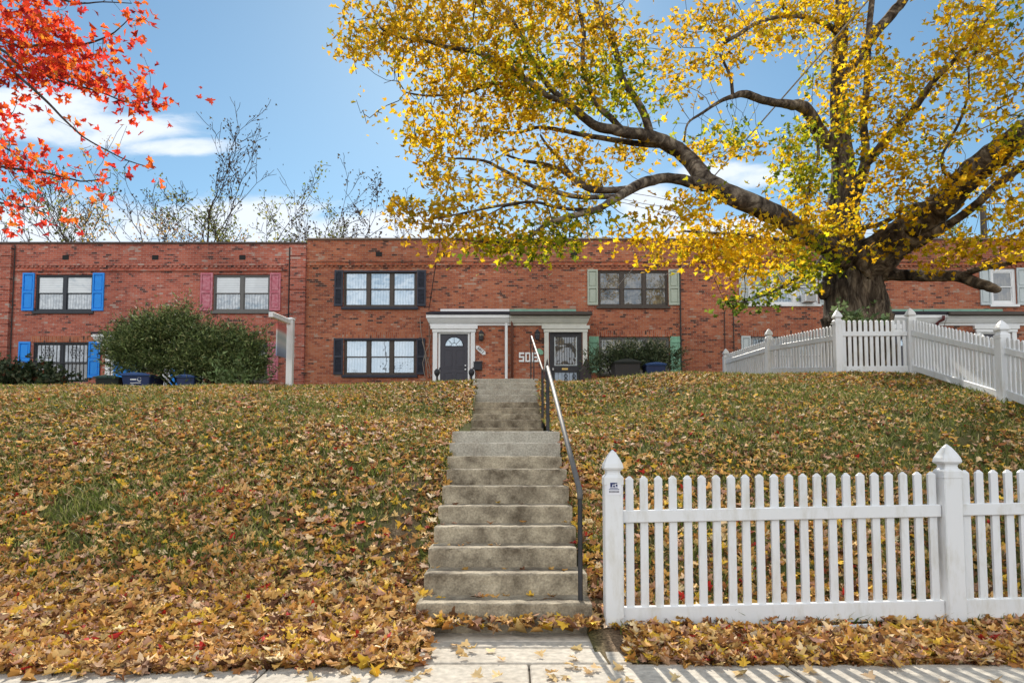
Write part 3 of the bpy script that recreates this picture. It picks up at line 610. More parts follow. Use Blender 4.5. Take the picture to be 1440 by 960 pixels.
def window(parent, r, cols, fm, gm, gm2=None, sill=None, blind=None, bars=False, fw=.06, y=YW):
    x0, x1, z0, z1 = r; yf = y + .045
    mb = MB(); fb = .055
    mb.box(x0 + .002, x0 + fw, yf, yf + fb, z0 + .002, z1 - .002).box(x1 - fw, x1 - .002, yf, yf + fb, z0 + .002, z1 - .002).box(x0 + fw, x1 - fw, yf, yf + fb, z1 - fw, z1 - .002).box(x0 + fw, x1 - fw, yf, yf + fb, z0 + .002, z0 + fw)
    cw = (x1 - x0 - 2 * fw) / cols; zm = (z0 + z1) / 2
    for k in range(1, cols):
        xc = x0 + fw + cw * k; mb.box(xc - .055, xc + .055, yf + .003, yf + fb - .003, z0 + fw, z1 - fw)
    w = mb.build('window', fm, parent)
    s = MB(); gl = MB(); gl2 = MB()
    for k in range(cols):
        a = x0 + fw + cw * k + (.055 if k else 0); b = x0 + fw + cw * (k + 1) - (.055 if k < cols - 1 else 0)
        q = .035
        for (za, zb, yy) in ((zm - .02, z1 - fw, yf + .015), (z0 + fw, zm + .02, yf + .040)):
            s.box(a, a + q, yy, yy + .03, za, zb).box(b - q, b, yy, yy + .03, za, zb).box(a + q, b - q, yy, yy + .03, zb - q, zb).box(a + q, b - q, yy, yy + .03, za, za + q)
        gl.box(a + q, b - q, yf + .026, yf + .032, zm + .015, z1 - fw - q); gl2.box(a + q, b - q, yf + .052, yf + .058, z0 + fw + q, zm - .015)
    s.build('sash', fm, w); gl.build('pane', gm, w); gl2.build('pane', gm2 or gm, w)
    if sill is not None: MB().box(x0 - .06, x1 + .06, y - .06, y + .04, z0 - .09, z0 - .003).build('sill', sill, w, bevel=.006)
    if bars:
        bm = MB(); n = cols * 7
        for k in range(n + 1):
            xx = x0 + .03 + (x1 - x0 - .06) * k / n; bm.box(xx - .008, xx + .008, y - .03, y - .014, z0 + .02, z1 - .02)
        for zz in (z0 + .04, zm - .05, z1 - .05): bm.box(x0, x1, y - .034, y - .018, zz, zz + .025)
        for k in range(cols):
            a = x0 + (x1 - x0) * (k + .5) / cols; 
            for q in range(5):
                zz = zm + .12 + q * .09; wdt = .16 * (1 - abs(q - 2) * .25)
                bm.box(a - wdt, a - wdt + .02, y - .03, y - .016, zz, zz + .07).box(a + wdt - .02, a + wdt, y - .03, y - .016, zz, zz + .07).box(a - .06, a + .06, y - .03, y - .016, zz + .02, zz + .035)
        bm.build('security_grille', M['iron'], w)
    return w
def shutter(parent, x0, x1, z0, z1, m, style='louver', label=None, y=YW):
    yb = y - .002; q = .05; zm = (z0 + z1) / 2 - .02; mb = MB()
    if style == 'board':
        n = 3
        for k in range(n): mb.box(x0 + (x1 - x0) * k / n + .003, x0 + (x1 - x0) * (k + 1) / n - .003, yb - .03, yb, z0, z1)
        for zz in (z0 + .15, z1 - .22): mb.box(x0 + .02, x1 - .02, yb - .05, yb - .028, zz, zz + .08)
    else:
        mb.box(x0, x0 + q, yb - .045, yb, z0, z1).box(x1 - q, x1, yb - .045, yb, z0, z1)
        for zz in (z0, zm - .03, z1 - .07): mb.box(x0 + q, x1 - q, yb - .043, yb, zz, zz + .07)
        mb.box(x0 + q, x1 - q, yb - .012, yb, z0 + .07, z1 - .07)
        if style == 'louver':
            for a, b in ((z0 + .07, zm - .03), (zm + .04, z1 - .07)):
                n = max(3, int((b - a) / .045))
                for k in range(n):
                    zz = a + (b - a) * k / n; mb.hexa([(x0 + q, yb - .036, zz), (x1 - q, yb - .036, zz), (x1 - q, yb - .012, zz + .018), (x0 + q, yb - .012, zz + .018), (x0 + q, yb - .036, zz + .01), (x1 - q, yb - .036, zz + .01), (x1 - q, yb - .012, zz + .028), (x0 + q, yb - .012, zz + .028)])
        else:
            for a, b in ((z0 + .11, zm - .07), (zm + .08, z1 - .11)): mb.box(x0 + q + .03, x1 - q - .03, yb - .030, yb - .010, a, b)
    return tag(mb.build('shutter', m, parent), label)
def cornice(parent, xa, xb, pyt, m, teeth_up=True, y=YW):
    z = zw(pyt); mb = MB().box(xa, xb, y - .05, y + .01, z - .06, z)
    n = int((xb - xa) / .16)
    for k in range(n):
        xx = xa + .04 + k * .16
        if teeth_up: mb.box(xx, xx + .085, y - .035, y + .01, z + .06, z + .13)
        else: mb.box(xx, xx + .085, y - .035, y + .01, z - .13, z - .063)
    if teeth_up: mb.box(xa, xb, y - .042, y + .01, z + .132, z + .19)
    else: mb.box(xa, xb, y - .03, y + .01, z + .07, z + .13)
    return mb.build('cornice', m, parent)
def vent(parent, px, py):
    a = W(px - 4.5, py, YW)
    return MB().box(a.x, a.x + .22, YW - .012, YW + .01, a.z - .08, a.z + .08).build('vent', M['dark_hole'], parent)
def lamp(parent, px, py, y, glassc, m):
    p = W(px, py, y); t = MB().ring([(.05, p.z - .17), (.075, p.z - .14), (.085, p.z + .06), (.11, p.z + .07), (.05, p.z + .15), (.015, p.z + .19)], p.x, p.y - .14, n=8, rot=0)
    t.box(p.x - .02, p.x + .02, p.y - .14, p.y, p.z - .02, p.z + .02).box(p.x - .05, p.x + .05, p.y - .02, p.y - .002, p.z - .08, p.z + .1)
    l = t.build('wall_lamp', m, parent)
    MB().ring([(.055, p.z - .12), (.09, p.z + .045)], p.x, p.y - .14, n=8, rot=.39).build('lamp_glass', glassc, l)
def txt(s, size, m, loc, parent, rot=0.0, name='lettering'):
    c = bpy.data.curves.new(name, 'FONT'); c.body = s; c.size = size; c.extrude = .004; c.align_x = 'CENTER'; c.align_y = 'CENTER'; c.offset = size * .012
    o = bpy.data.objects.new(name, c); COL.objects.link(o)
    dg = bpy.context.evaluated_depsgraph_get(); me = bpy.data.meshes.new_from_object(o.evaluated_get(dg)); bpy.data.objects.remove(o)
    me.materials.clear(); me.materials.append(m)
    r = bpy.data.objects.new(name, me); COL.objects.link(r); r.parent = parent
    r.rotation_euler = (R(90), -rot, 0); r.location = Vector(loc) - world_loc(parent); return r

def house(label, xa, xb, top_px, brick, coping, base_x=None, holes=(), depth=9, z0=2.3, group='attached brick row houses'):
    h = thing('row_house', ((xa + xb) / 2, YW, ZG), label, 'house', group)
    zt = zw(top_px)
    wall_mesh(xa, xb, z0, zt, YW, depth, list(holes)).build('brick_wall', brick, h)
    c = MB().box(xa, xb, YW - .05, YW + .25, zt + .002, zt + .06).build('coping', coping, h)
    return h
def rect(a, b, t, bt): # window rectangle from pixels, on the wall plane
    return (xw(a), xw(b), zw(bt), zw(t))
GP = 'attached brick row houses'
lintel = lambda h, r: MB().box(r[0] - .1, r[1] + .1, YW - .006, YW + .01, r[3] + .004, r[3] + .215).build('soldier_course', M['soldier'], h)
def header(h, r, m): MB().box(r[0], r[1], YW - .03, YW + .045, r[3] - .07, r[3] - .003).build('window_head', m, h)

def pilasters_box(parent, x, w, y0, z0, z1, m):
    return MB().box(x, x + w, y0, y0 + .10, z0, z1).build('door_post', m, parent, bevel=.008)
def portico(h, pxl, pxr, door_l, door_r, side, trimm, flashm, brick, drip=None, door_kind='panel', roof_over=0.15, pyt=437.5, z_f=(444, 458), darkgutter=False):
    """one half of a shared entrance block; side=-1: door at the left end"""
    xl = xw(pxl, 450, YV); xr = xw(pxr, 450, YV); zb = 3.26
    dl = xw(door_l, 500, YV); dr = xw(door_r, 500, YV); dtop = zw(469.5, YV)
    zr0 = zw(z_f[1], YV); zr1 = zw(z_f[0], YV)
    in_l = xl + (.0 if side > 0 else .12); in_r = xr - (.0 if side < 0 else .12)
    # stoop
    MB().box(xl - .05, xr + .05, 20.9, YV + .01, 2.4, zb).build('stoop', M['concrete'], h, bevel=.02)
    wall_mesh(in_l, in_r, zb - .3, zr1 - .02, YV, YW - YV, [(dl - .06, dr + .06, zb, dtop + .05)], rd=.12).build('entry_wall', brick, h)
    # roof: gentle fall from the wall to the eave
    zw1 = zw(pyt, YW)
    e = .14
    rm = MB().hexa([(xl - (e if side < 0 else 0), YV - .22, zr1 + .002), (xr + (e if side > 0 else 0), YV - .22, zr1 + .002), (xr + (e * .6 if side > 0 else 0), YW, zw1 - .06), (xl - (e * .6 if side < 0 else 0), YW, zw1 - .06),
                    (xl - (e if side < 0 else 0), YV - .22, zr1 + .07), (xr + (e if side > 0 else 0), YV - .22, zr1 + .07), (xr + (e * .6 if side > 0 else 0), YW, zw1 + .0), (xl - (e * .6 if side < 0 else 0), YW, zw1 + .0)])
    rf = rm.build('entry_roof', M['roof'], h)
    MB().box(xl + (.2 if side < 0 else 0), xr - (.2 if side > 0 else 0), YW - .03, YW - .002, zw1 - .02, zw1 + .07).build('flashing', flashm, rf)
    if darkgutter: MB().box(xl, xr + .2, YV - .34, YV - .222, zr1 - .04, zr1 + .08).build('gutter', M['brown'], rf, bevel=.02)
    # crown moulding in three steps
    mb = MB(); H3 = zr1 - zr0
    el = 1.0 if side < 0 else 0.0; er = 1.0 if side > 0 else 0.0; prof = [(.05, 0), (.055, .16), (.10, .26), (.15, .50), (.17, .66), (.20, .68), (.20, 1.0)]
    for (pa, a), (pb, b) in zip(prof[:-1], prof[1:]):
        za, zb_ = zr0 + H3 * a, zr0 + H3 * b
        mb.hexa([(xl - pa * .7 * el, YV - pa, za), (xr + pa * .7 * er, YV - pa, za), (xr + pa * .7 * er, YV - .004, za), (xl - pa * .7 * el, YV - .004, za), (xl - pb * .7 * el, YV - pb, zb_), (xr + pb * .7 * er, YV - pb, zb_), (xr + pb * .7 * er, YV - .004, zb_), (xl - pb * .7 * el, YV - .004, zb_)])
    # head above the door
    pw = .15
    mb.box(dl - .26, dr + .26, YV - .09, YV - .006, dtop + .05, zr0 - .001)
    mb.box(dl - .32, dr + .32, YV - .115, YV - .005, zr0 - .12, zr0 - .002)
    mb.build('cornice', trimm, h, bevel=.01)
    for xx in (dl - .24, dr + .09): MB().box(xx, xx + .15, YV - .075, YV - .004, zb + .002, dtop + .05).build('door_post', trimm, h, bevel=.008)
    MB().box(dl - .06, dl, YV - .03, YV + .1, zb, dtop + .05).box(dr, dr + .06, YV - .03, YV + .1, zb, dtop + .05).box(dl, dr, YV - .03, YV + .1, dtop, dtop + .05).build('door_frame', trimm if door_kind == 'panel' else M['iron'], h)
    y0 = YV + .02
    if door_kind == 'panel':
        d = MB().box(dl, dr, y0, y0 + .05, zb, dtop); w = dr - dl
        for (a, b) in ((.13, .45), (.55, .87)):
            for (c, e2) in ((.08, .36), (.42, .74)):
                xa, xb, za, zc = dl + w * a, dl + w * b, zb + (dtop - zb) * c, zb + (dtop - zb) * e2
                d.box(xa, xb, y0 - .012, y0 + .001, za, za + .02).box(xa, xb, y0 - .012, y0 + .001, zc - .02, zc).box(xa, xa + .02, y0 - .012, y0 + .001, za + .02, zc - .02).box(xb - .02, xb, y0 - .012, y0 + .001, za + .02, zc - .02)
                d.box(xa + .05, xb - .05, y0 - .008, y0 + .001, za + .06, zc - .06)
        do = tag(d.build('door', M['door_dark'], h), 'charcoal panel door with a fan light')
        cx = (dl + dr) / 2; cz = zb + (dtop - zb) * .80; r = .29
        fan = MB(); pts = [(cx + r * math.cos(t), cz + r * math.sin(t)) for t in np.linspace(0, math.pi, 19)]
        fan.prism(pts, y0 - .006, y0 + .002); fan.build('fan_light', M['gl_blue'], do)
        sp = MB(); sp.tube([(cx + (r + .012) * math.cos(t), y0 - .01, cz + (r + .012) * math.sin(t)) for t in np.linspace(0, math.pi, 19)], .014, n=4)
        sp.tube([(cx + .1 * math.cos(t), y0 - .01, cz + .1 * math.sin(t)) for t in np.linspace(0, math.pi, 9)], .008, n=4)
        for t in (0.0, .25, .5, .75, 1.0): sp.tube([(cx + .1 * math.cos(t * math.pi), y0 - .01, cz + .1 * math.sin(t * math.pi)), (cx + r * math.cos(t * math.pi), y0 - .01, cz + r * math.sin(t * math.pi))], .008, n=4)
        sp.box(cx - r - .02, cx + r + .02, y0 - .016, y0 - .004, cz - .02, cz); sp.build('glazing_bar', M['door_dark'], do)
        hm = MB()
        for zz in (.47, .405): hm.ring([(.032, 0), (.032, .02)], 0, 0, n=10, sq=False) if False else hm.box(dr - .11, dr - .05, y0 - .045, y0, zb + (dtop - zb) * zz - .03, zb + (dtop - zb) * zz + .03)
        hm.build('handle', M['metal'], do, bevel=.015, seg=2)
    else:
        fr = MB().box(dl, dl + .1, y0 - .03, y0 + .02, zb, dtop).box(dr - .1, dr, y0 - .03, y0 + .02, zb, dtop).box(dl + .1, dr - .1, y0 - .03, y0 + .02, dtop - .1, dtop)
        zm = zb + (dtop - zb) * .47; fr.box(dl + .1, dr - .1, y0 - .03, y0 + .02, zm - .22, zm).box(dl + .1, dr - .1, y0 - .03, y0 + .02, zb, zb + .12)
        do = tag(fr.build('door', M['iron'], h), 'dark iron storm door with vertical bars and a pale ornate lower panel')
        MB().box(dl + .1, dr - .1, y0 + .0, y0 + .01, zm, dtop - .1).build('pane', M['gl_dark'], do)
        br = MB()
        for k in range(1, 9): 
            xx = dl + .1 + (dr - dl - .2) * k / 9; br.box(xx - .008, xx + .008, y0 - .025, y0 - .009, zm, dtop - .1)
        br.build('security_bars', M['iron'], do)
        il = MB().box(dl + .1, dl + .125, y0 - .034, y0 - .002, zm, dtop - .1).box(dr - .125, dr - .1, y0 - .034, y0 - .002, zm, dtop - .1).box(dl + .125, dr - .125, y0 - .034, y0 - .002, zm, zm + .025)
        il.build('screen_frame', M['palegrey'], do)
        kp = MB()
        for k in range(6):
            a = dl + .1 + (dr - dl - .2) * k / 6; kp.box(a + .006, a + (dr - dl - .2) / 6 - .006, y0 - .006, y0 + .008, zb + .12, zm - .22)
        kp.build('lower_panel', mat('pale_blue_panel', (.42, .50, .60), .5, noise=.2), do)
        sc = MB(); cx = (dl + dr) / 2; z1_ = zm - .24
        for s in (-1, 1):
            for off in (0, .26 * 1):
                pass
        for xc in (cx, cx + .27):
            for q in range(4):
                zz = z1_ - .05 - q * .13; pts = [(xc + .055 * math.cos(t), y0 - .02, zz - .05 + .055 * math.sin(t)) for t in np.linspace(0, 2 * math.pi, 12)]; sc.tube(pts, .009, n=4, cap=False)
            sc.box(xc - .007, xc + .007, y0 - .026, y0 - .012, zb + .13, z1_)
        sc.build('scrollwork', M['iron'], do)
        MB().box(cx - .13, cx + .07, y0 - .04, y0 - .031, zm - .14, zm - .08).build('mail_slot', M['brass'], do)
        MB().box(dl + .02, dl + .08, y0 - .07, y0 - .03, zm - .16, zm - .08).build('handle', M['metal'], do, bevel=.01)
    return dict(xl=xl, xr=xr, dl=dl, dr=dr, zb=zb, zr0=zr0, zr1=zr1)

BRL = M['brick_left']; BRC = M['brick']
XB = [xw(-260), xw(18), xw(217), xw(431), xw(716.5), xw(957), xw(1326), xw(1700)]
# ---- unit beyond the left edge
h0 = house('brick row house at the far left edge, only its banded brick pier showing', XB[0], XB[1], 343, BRL, M['coping'])
def pier(h, x0, x1, top, brick):
    mb = MB(); z = 2.3; zt = zw(top) - .03; hgt = .40
    k = 0; z = zt
    while z > 2.4:
        mb.box(x0, x1, YW - .11, YW - .002, z - hgt + .03, z); mb.box(x0 + .03, x1 - .03, YW - .08, YW - .002, z - hgt - .002, z - hgt + .032); z -= hgt
    return mb.build('banded_pier', brick, h)
pier(h0, xw(2), xw(17), 345, BRL)
# ---- blue shutters
ru, rl = rect(50, 131, 386, 437.5), rect(51, 129, 481, 537)
h1 = house('brick row house with bright blue shutters behind the small dark shrub', XB[1] + .002, XB[2], 343, BRL, M['coping'], holes=[ru, rl])
window(h1, ru, 2, M['blackframe'], M['gl_white'], M['gl_pale'], sill=M['blackframe']); window(h1, rl, 2, M['blackframe'], M['gl_half'], M['gl_dark'], sill=M['brick_left'], bars=True)
lintel(h1, rl)
for a, b, t, bt in ((32.5, 49, 384, 437), (131, 147, 384, 437), (31, 47, 480.5, 531), (129, 145, 480.5, 531)): shutter(h1, xw(a), xw(b), zw(bt), zw(t), M['blue'], 'panel')
cornice(h1, XB[1] + .1, XB[2], 379, BRL); vent(h1, 92.5, 362); MB().tube([(XB[1] + .05, YW - .04, 2.6), (XB[1] + .05, YW - .04, zw(345))], .02, n=5).build('conduit', M['wire_dark'], h1)
# ---- pink shutters
ru, rl = rect(300, 380, 386, 437.5), rect(300, 379, 481, 535)
h2 = house('brick row house with faded raspberry shutters behind the big yew', XB[2] + .002, XB[3] - .002, 343, BRL, M['coping'], holes=[ru, rl])
window(h2, ru, 2, M['greyframe'], M['gl_white'], M['gl_pale'], sill=M['greyframe']); window(h2, rl, 2, M['greyframe'], M['gl_dark'], sill=M['greyframe'])
lintel(h2, rl)
for a, b, t, bt in ((282.5, 299.5, 384, 437), (380, 395, 384, 437), (283, 300, 481, 534), (379, 393.5, 481, 534)): shutter(h2, xw(a), xw(b), zw(bt), zw(t), M['pink'], 'panel')
cornice(h2, XB[2], xw(404), 379, BRL); vent(h2, 217 + 1.5, 362); vent(h2, 341, 362); pier(h2, xw(409), xw(430.5), 345, BRL)
MB().tube([(xw(407), YW - .04, zw(447)), (xw(407), YW - .04, zw(348))], .022, n=5).tube([(xw(407.5), YW - .03, zw(420)), (xw(405.5), YW - .03, zw(490)), (xw(406.5), YW - .03, 2.7)], .018, n=5).build('conduit', M['wire_dark'], h2)
# shared entrance of the two left units, mostly behind the yew
pa = portico(h1, 140, 217.5, 160, 197, -1, M['white'], M['white'], BRL, pyt=466, z_f=(471, 482))
pb = portico(h2, 217.5, 296, 240, 277, 1, M['white'], M['copper'], BRL, pyt=466, z_f=(471, 482))
for h in (h1, h2):
    for ch in h.children:
        if ch.name.startswith('door') and ch.name.split('.')[0] == 'door': ch['label'] = 'blue front door behind the yew' if h is h1 else 'front door hidden behind the yew'; ch.data.materials.clear(); ch.data.materials.append(M['blue'])
lamp(h1, 149, 491, YW, M['white'], M['black'])
def plaque(h, px, py, y, L, Wd, ang, m, ink, text, ts=.16):
    p = W(px, py, y); mb = MB(); n = 5
    pts = [(-L / 2, 0), (-L / 2 + .06, -Wd / 2), (L / 2 - .06, -Wd / 2), (L / 2, 0), (L / 2 - .06, Wd / 2), (-L / 2 + .06, Wd / 2)]
    c, s = math.cos(ang), math.sin(ang)
    mb.prism([(p.x + a * c - b * s, p.z + a * s + b * c) for a, b in pts], y - .03, y - .004)
    o = mb.build('number_plaque', m, h)
    if text: txt(text, ts, ink, (p.x, y - .033, p.z), o, rot=ang)
    return o
plaque(h1, 154.5, 505, YW, .36, .17, R(-42), M['blue'], M['white'], '5005', .12)
# ---- black shutters (5011)
ru, rl = rect(483, 586, 380.5, 431.5), rect(485, 586, 475.5, 527)
h3 = house('brick row house with charcoal shutters and a dark front door under a white portico', XB[3], XB[4] - .001, 337.5, BRC, M['coping_tan'], holes=[ru, rl])
for r in (ru, rl): window(h3, r, 3, M['brown'], M['gl_blue'], M['gl_blue'], sill=M['navy']); MB().box(r[0] - .0, r[1], YW - .02, YW + .044, r[3] - .06, r[3] - .002).build('window_head', M['navy'], h3)
lintel(h3, rl)
for a, b, t, bt in ((470.5, 482.5, 380, 430.5), (586.5, 599, 380, 430.5), (471, 484, 475.5, 526.5), (586.5, 598.5, 475.5, 526.5)): shutter(h3, xw(a), xw(b), zw(bt), zw(t), M['navy'])
cornice(h3, XB[3], XB[4], 371, BRC, teeth_up=False); vent(h3, 533, 357.5); vent(h3, 621, 357.5)
p3 = portico(h3, 606, 716.3, 619, 658, -1, M['white'], M['white'], BRC)
lamp(h3, 677, 473, YV, mat('amber_glass', (.35, .33, .25), .3), M['iron'])
plaque(h3, 676, 492.5, YV, .43, .14, R(-42), M['white'], M['black'], '5011', .13)
a = W(666.5, 507.5, YV); b = W(678, 520.5, YV)
mbx = MB().box(a.x, b.x, YV - .14, YV - .002, b.z, a.z - .05).build('mailbox', M['black'], h3, bevel=.01)
MB().hexa([(a.x - .01, YV - .155, a.z - .07), (b.x + .01, YV - .155, a.z - .07), (b.x + .01, YV - .003, a.z - .02), (a.x - .01, YV - .003, a.z - .02), (a.x - .01, YV - .155, a.z - .05), (b.x + .01, YV - .155, a.z - .05), (b.x + .01, YV - .003, a.z + .0), (a.x - .01, YV - .003, a.z + .0)]).build('mailbox_lid', M['black'], mbx)
a = W(712, 456, YV); MB().box(a.x - .045, a.x + .045, YV - .09, YV - .003, 3.26, W(712, 449, YV).z).build('downspout', M['white'], h3, bevel=.012)
# ---- 5013, green shutters
ru, rl = rect(841, 939.5, 380, 430.5), rect(842, 940, 473.5, 525)
h4 = house('brick row house numbered 5013 with sage and green shutters and an iron storm door', XB[4], XB[5] - .001, 337.5, BRC, M['coping_tan'], holes=[ru, rl])
window(h4, ru, 3, M['brown'], M['gl_dark'], M['gl_dark'], sill=M['brown']); window(h4, rl, 3, M['greyframe'], M['gl_garden'], M['gl_garden'], sill=M['brown'])
lintel(h4, rl)
for a, b, t, bt in ((826, 840.5, 379, 429), (940, 955, 379, 429)): shutter(h4, xw(a), xw(b), zw(bt), zw(t), M['sage'], 'panel', 'pale sage shutter')
for a, b, t, bt in ((827.5, 841.5, 473, 524), (941, 956.5, 473, 524)): shutter(h4, xw(a), xw(b), zw(bt), zw(t), M['green'], 'board', 'mint green board shutter')
cornice(h4, XB[4], XB[5], 371, BRC, teeth_up=False); vent(h4, 807.5, 357.5)
p4 = portico(h4, 716.6, 823, 775.5, 815.5, 1, M['cream'], M['copper'], BRC, door_kind='iron', darkgutter=True)
lamp(h4, 755.5, 472, YV, mat('smoke_glass', (.10, .10, .10), .3), M['black'])
a = W(720, 458, YV); MB().tube([(a.x, YV - .05, 3.27), (a.x, YV - .05, W(720, 455, YV).z - .02), (a.x - .04, YV - .12, W(720, 449, YV).z)], .045, n=8).build('downspout', mat('brown_pipe', (.16, .06, .04), .5), h4, smooth=True)
def digits(h, s, px, py0, py1, y, pitch):
    segs = {'5': [(0, .8, 1, 1), (0, .5, .28, .8), (0, .42, 1, .6), (.72, .2, 1, .42), (0, 0, 1, .2)], '0': [(0, 0, .28, 1), (.72, 0, 1, 1), (.28, 0, .72, .16), (.28, .84, .72, 1)],
            '1': [(.35, 0, .65, 1)], '3': [(0, .82, 1, 1), (.72, .58, 1, .82), (.2, .42, 1, .58), (.72, .18, 1, .42), (0, 0, 1, .18)]}
    z1 = zw(py0, y); z0 = zw(py1, y); hh = z1 - z0; mbs = MB(); x = xw(px, 500, y)
    for c in s:
        wd = hh * (.55 if c != '1' else .55)
        for k, (a, b, c2, d) in enumerate(segs[c]): mbs.box(x + a * wd, x + c2 * wd, y - .028 - .001 * k, y - .003, z0 + b * hh, z0 + d * hh)
        x += pitch * {'5': .98, '0': .74, '1': .50}.get(c, 1)
    return mbs.build('house_number', M['white'], h)
digits(h4, '5013', 729.8, 495.5, 508.8, YV, .215)
plaque(h4, 759.5, 494.5, YV, .27, .15, R(-42), M['green'], M['black'], '', .1)
MB().tube([(XB[5] - .03, YW - .05, 2.7), (XB[5] - .03, YW - .05, zw(339))], .025, n=6).build('downspout', M['wire_dark'], h4)
# ---- white windows, right of centre
ru, rl = rect(1053, 1151, 378.5, 427.5), rect(1054, 1152, 473, 525)
h5 = house('brick row house with white windows and an air conditioner, partly behind the big tree', XB[5], XB[6] - .001, 337.5, BRC, M['coping_tan'], holes=[ru, rl])
window(h5, ru, 3, M['white'], M['gl_dark'], M['gl_pale'], sill=M['white']); window(h5, rl, 3, M['white'], M['gl_pale'], sill=M['white'], bars=True)
lintel(h5, rl)
for a, b, t, bt in ((1039, 1052.5, 378, 429), (1151.5, 1165, 378, 429), (1040.5, 1053.5, 472.5, 524), (1152.5, 1166, 472.5, 524)): shutter(h5, xw(a), xw(b), zw(bt), zw(t), M['palegrey'], 'panel')
cornice(h5, XB[5], XB[6], 371, BRC, teeth_up=False); vent(h5, 1000, 357.5); vent(h5, 1243, 357.5)
a = W(1127, 414, YW); b = W(1144, 426, YW); ac = MB().box(a.x, b.x, YW - .30, YW + .04, b.z, a.z).build('air_conditioner', M['white'], h5, bevel=.012)
g2 = MB()
for k in range(7): g2.box(a.x + .04, b.x - .04, YW - .306, YW - .299, b.z + .03 + k * .035, b.z + .045 + k * .035)
g2.build('grille', M['greyframe'], ac)
MB().tube([(xw(1017), YW - .03, 2.8), (xw(1017.5), YW - .03, zw(440)), (xw(1019), YW - .03, zw(436))], .014, n=5).tube([(xw(1030), YW - .03, 2.8), (xw(1030), YW - .03, zw(432))], .016, n=5).build('conduit', M['wire_dark'], h5)
p5 = portico(h5, 1240, 1326, 1258, 1296, -1, M['white'], M['copper'], BRC, darkgutter=False)
a = W(1320, 450, YV); MB().tube([(a.x, YV - .28, W(0, 446, YV).z), (a.x, YV - .25, W(0, 451, YV).z), (a.x - .12, YV - .1, W(0, 455, YV).z), (a.x - .12, YV - .06, 3.3)], .05, n=8).build('downspout', mat('dark_red_pipe', (.10, .02, .02), .45), h5, smooth=True)
# ---- far right
ru = rect(1393, 1429, 377.5, 428)
h6 = house('brick row house at the far right with a narrow white upstairs window', XB[6], XB[7], 337.5, BRC, M['coping_tan'], holes=[ru])
window(h6, ru, 1, M['white'], M['gl_dark'], M['gl_dark'], sill=M['white'], fw=.11)
for a, b, t, bt in ((1377.5, 1392.5, 377, 429), (1429.5, 1446, 377, 429)): shutter(h6, xw(a), xw(b), zw(bt), zw(t), M['palegrey'], 'panel')
cornice(h6, XB[6], XB[7], 371, BRC, teeth_up=False)
p6 = portico(h6, 1327, 1452, 1383, 1419, 1, M['white'], M['copper'], BRC, darkgutter=True)
vent(h6, 1355, 357.5)

# stoop railings and odd pieces at the doors
def stoop_rail(px, d, label):
    p = W(px, 523, d); t = thing('stoop_railing', (p.x, d, ZG), label, 'railing', 'railings at the door steps')
    MB().tube([(p.x, d, 2.5), (p.x, d, p.z - .05)], .03, n=8).build('post', M['iron'], t)
    MB().ring([(.05, p.z - .12), (.09, p.z - .04), (.09, p.z + .03), (.03, p.z + .10)], p.x, d, n=8, rot=0).build('finial', M['iron'], t)
    MB().tube([(p.x, d, p.z - .1), (p.x, d + .9, p.z + .25)], .02, n=6).build('rail', M['iron'], t)
stoop_rail(614.5, 20.8, 'dark iron railing left of the charcoal front door')
stoop_rail(663, 20.8, 'dark iron railing between the charcoal door and the mailbox')
def gable_board(px0, px1, pyt, d, label):  # pointed dark end of a stoop side railing
    a = W(px0, 530, d); b = W(px1, 530, d); zt = W(px0, pyt, d).z; c = (a.x + b.x) / 2
    o = MB().prism([(a.x, 2.5), (b.x, 2.5), (b.x, zt - .38), (c, zt), (a.x, zt - .38)], d, d + .5).build('stoop_rail_end', mat('dark_boards', (.09, .07, .075), .7, noise=.3), bevel=.01)
    tag(o, label, 'storage box')
gable_board(818, 832, 503, 21.0, 'pointed dark wooden stoop railing end standing right of the storm door')
gable_board(766.5, 773, 503.5, 21.0, 'narrow pointed dark wooden stoop railing end standing left of the storm door')

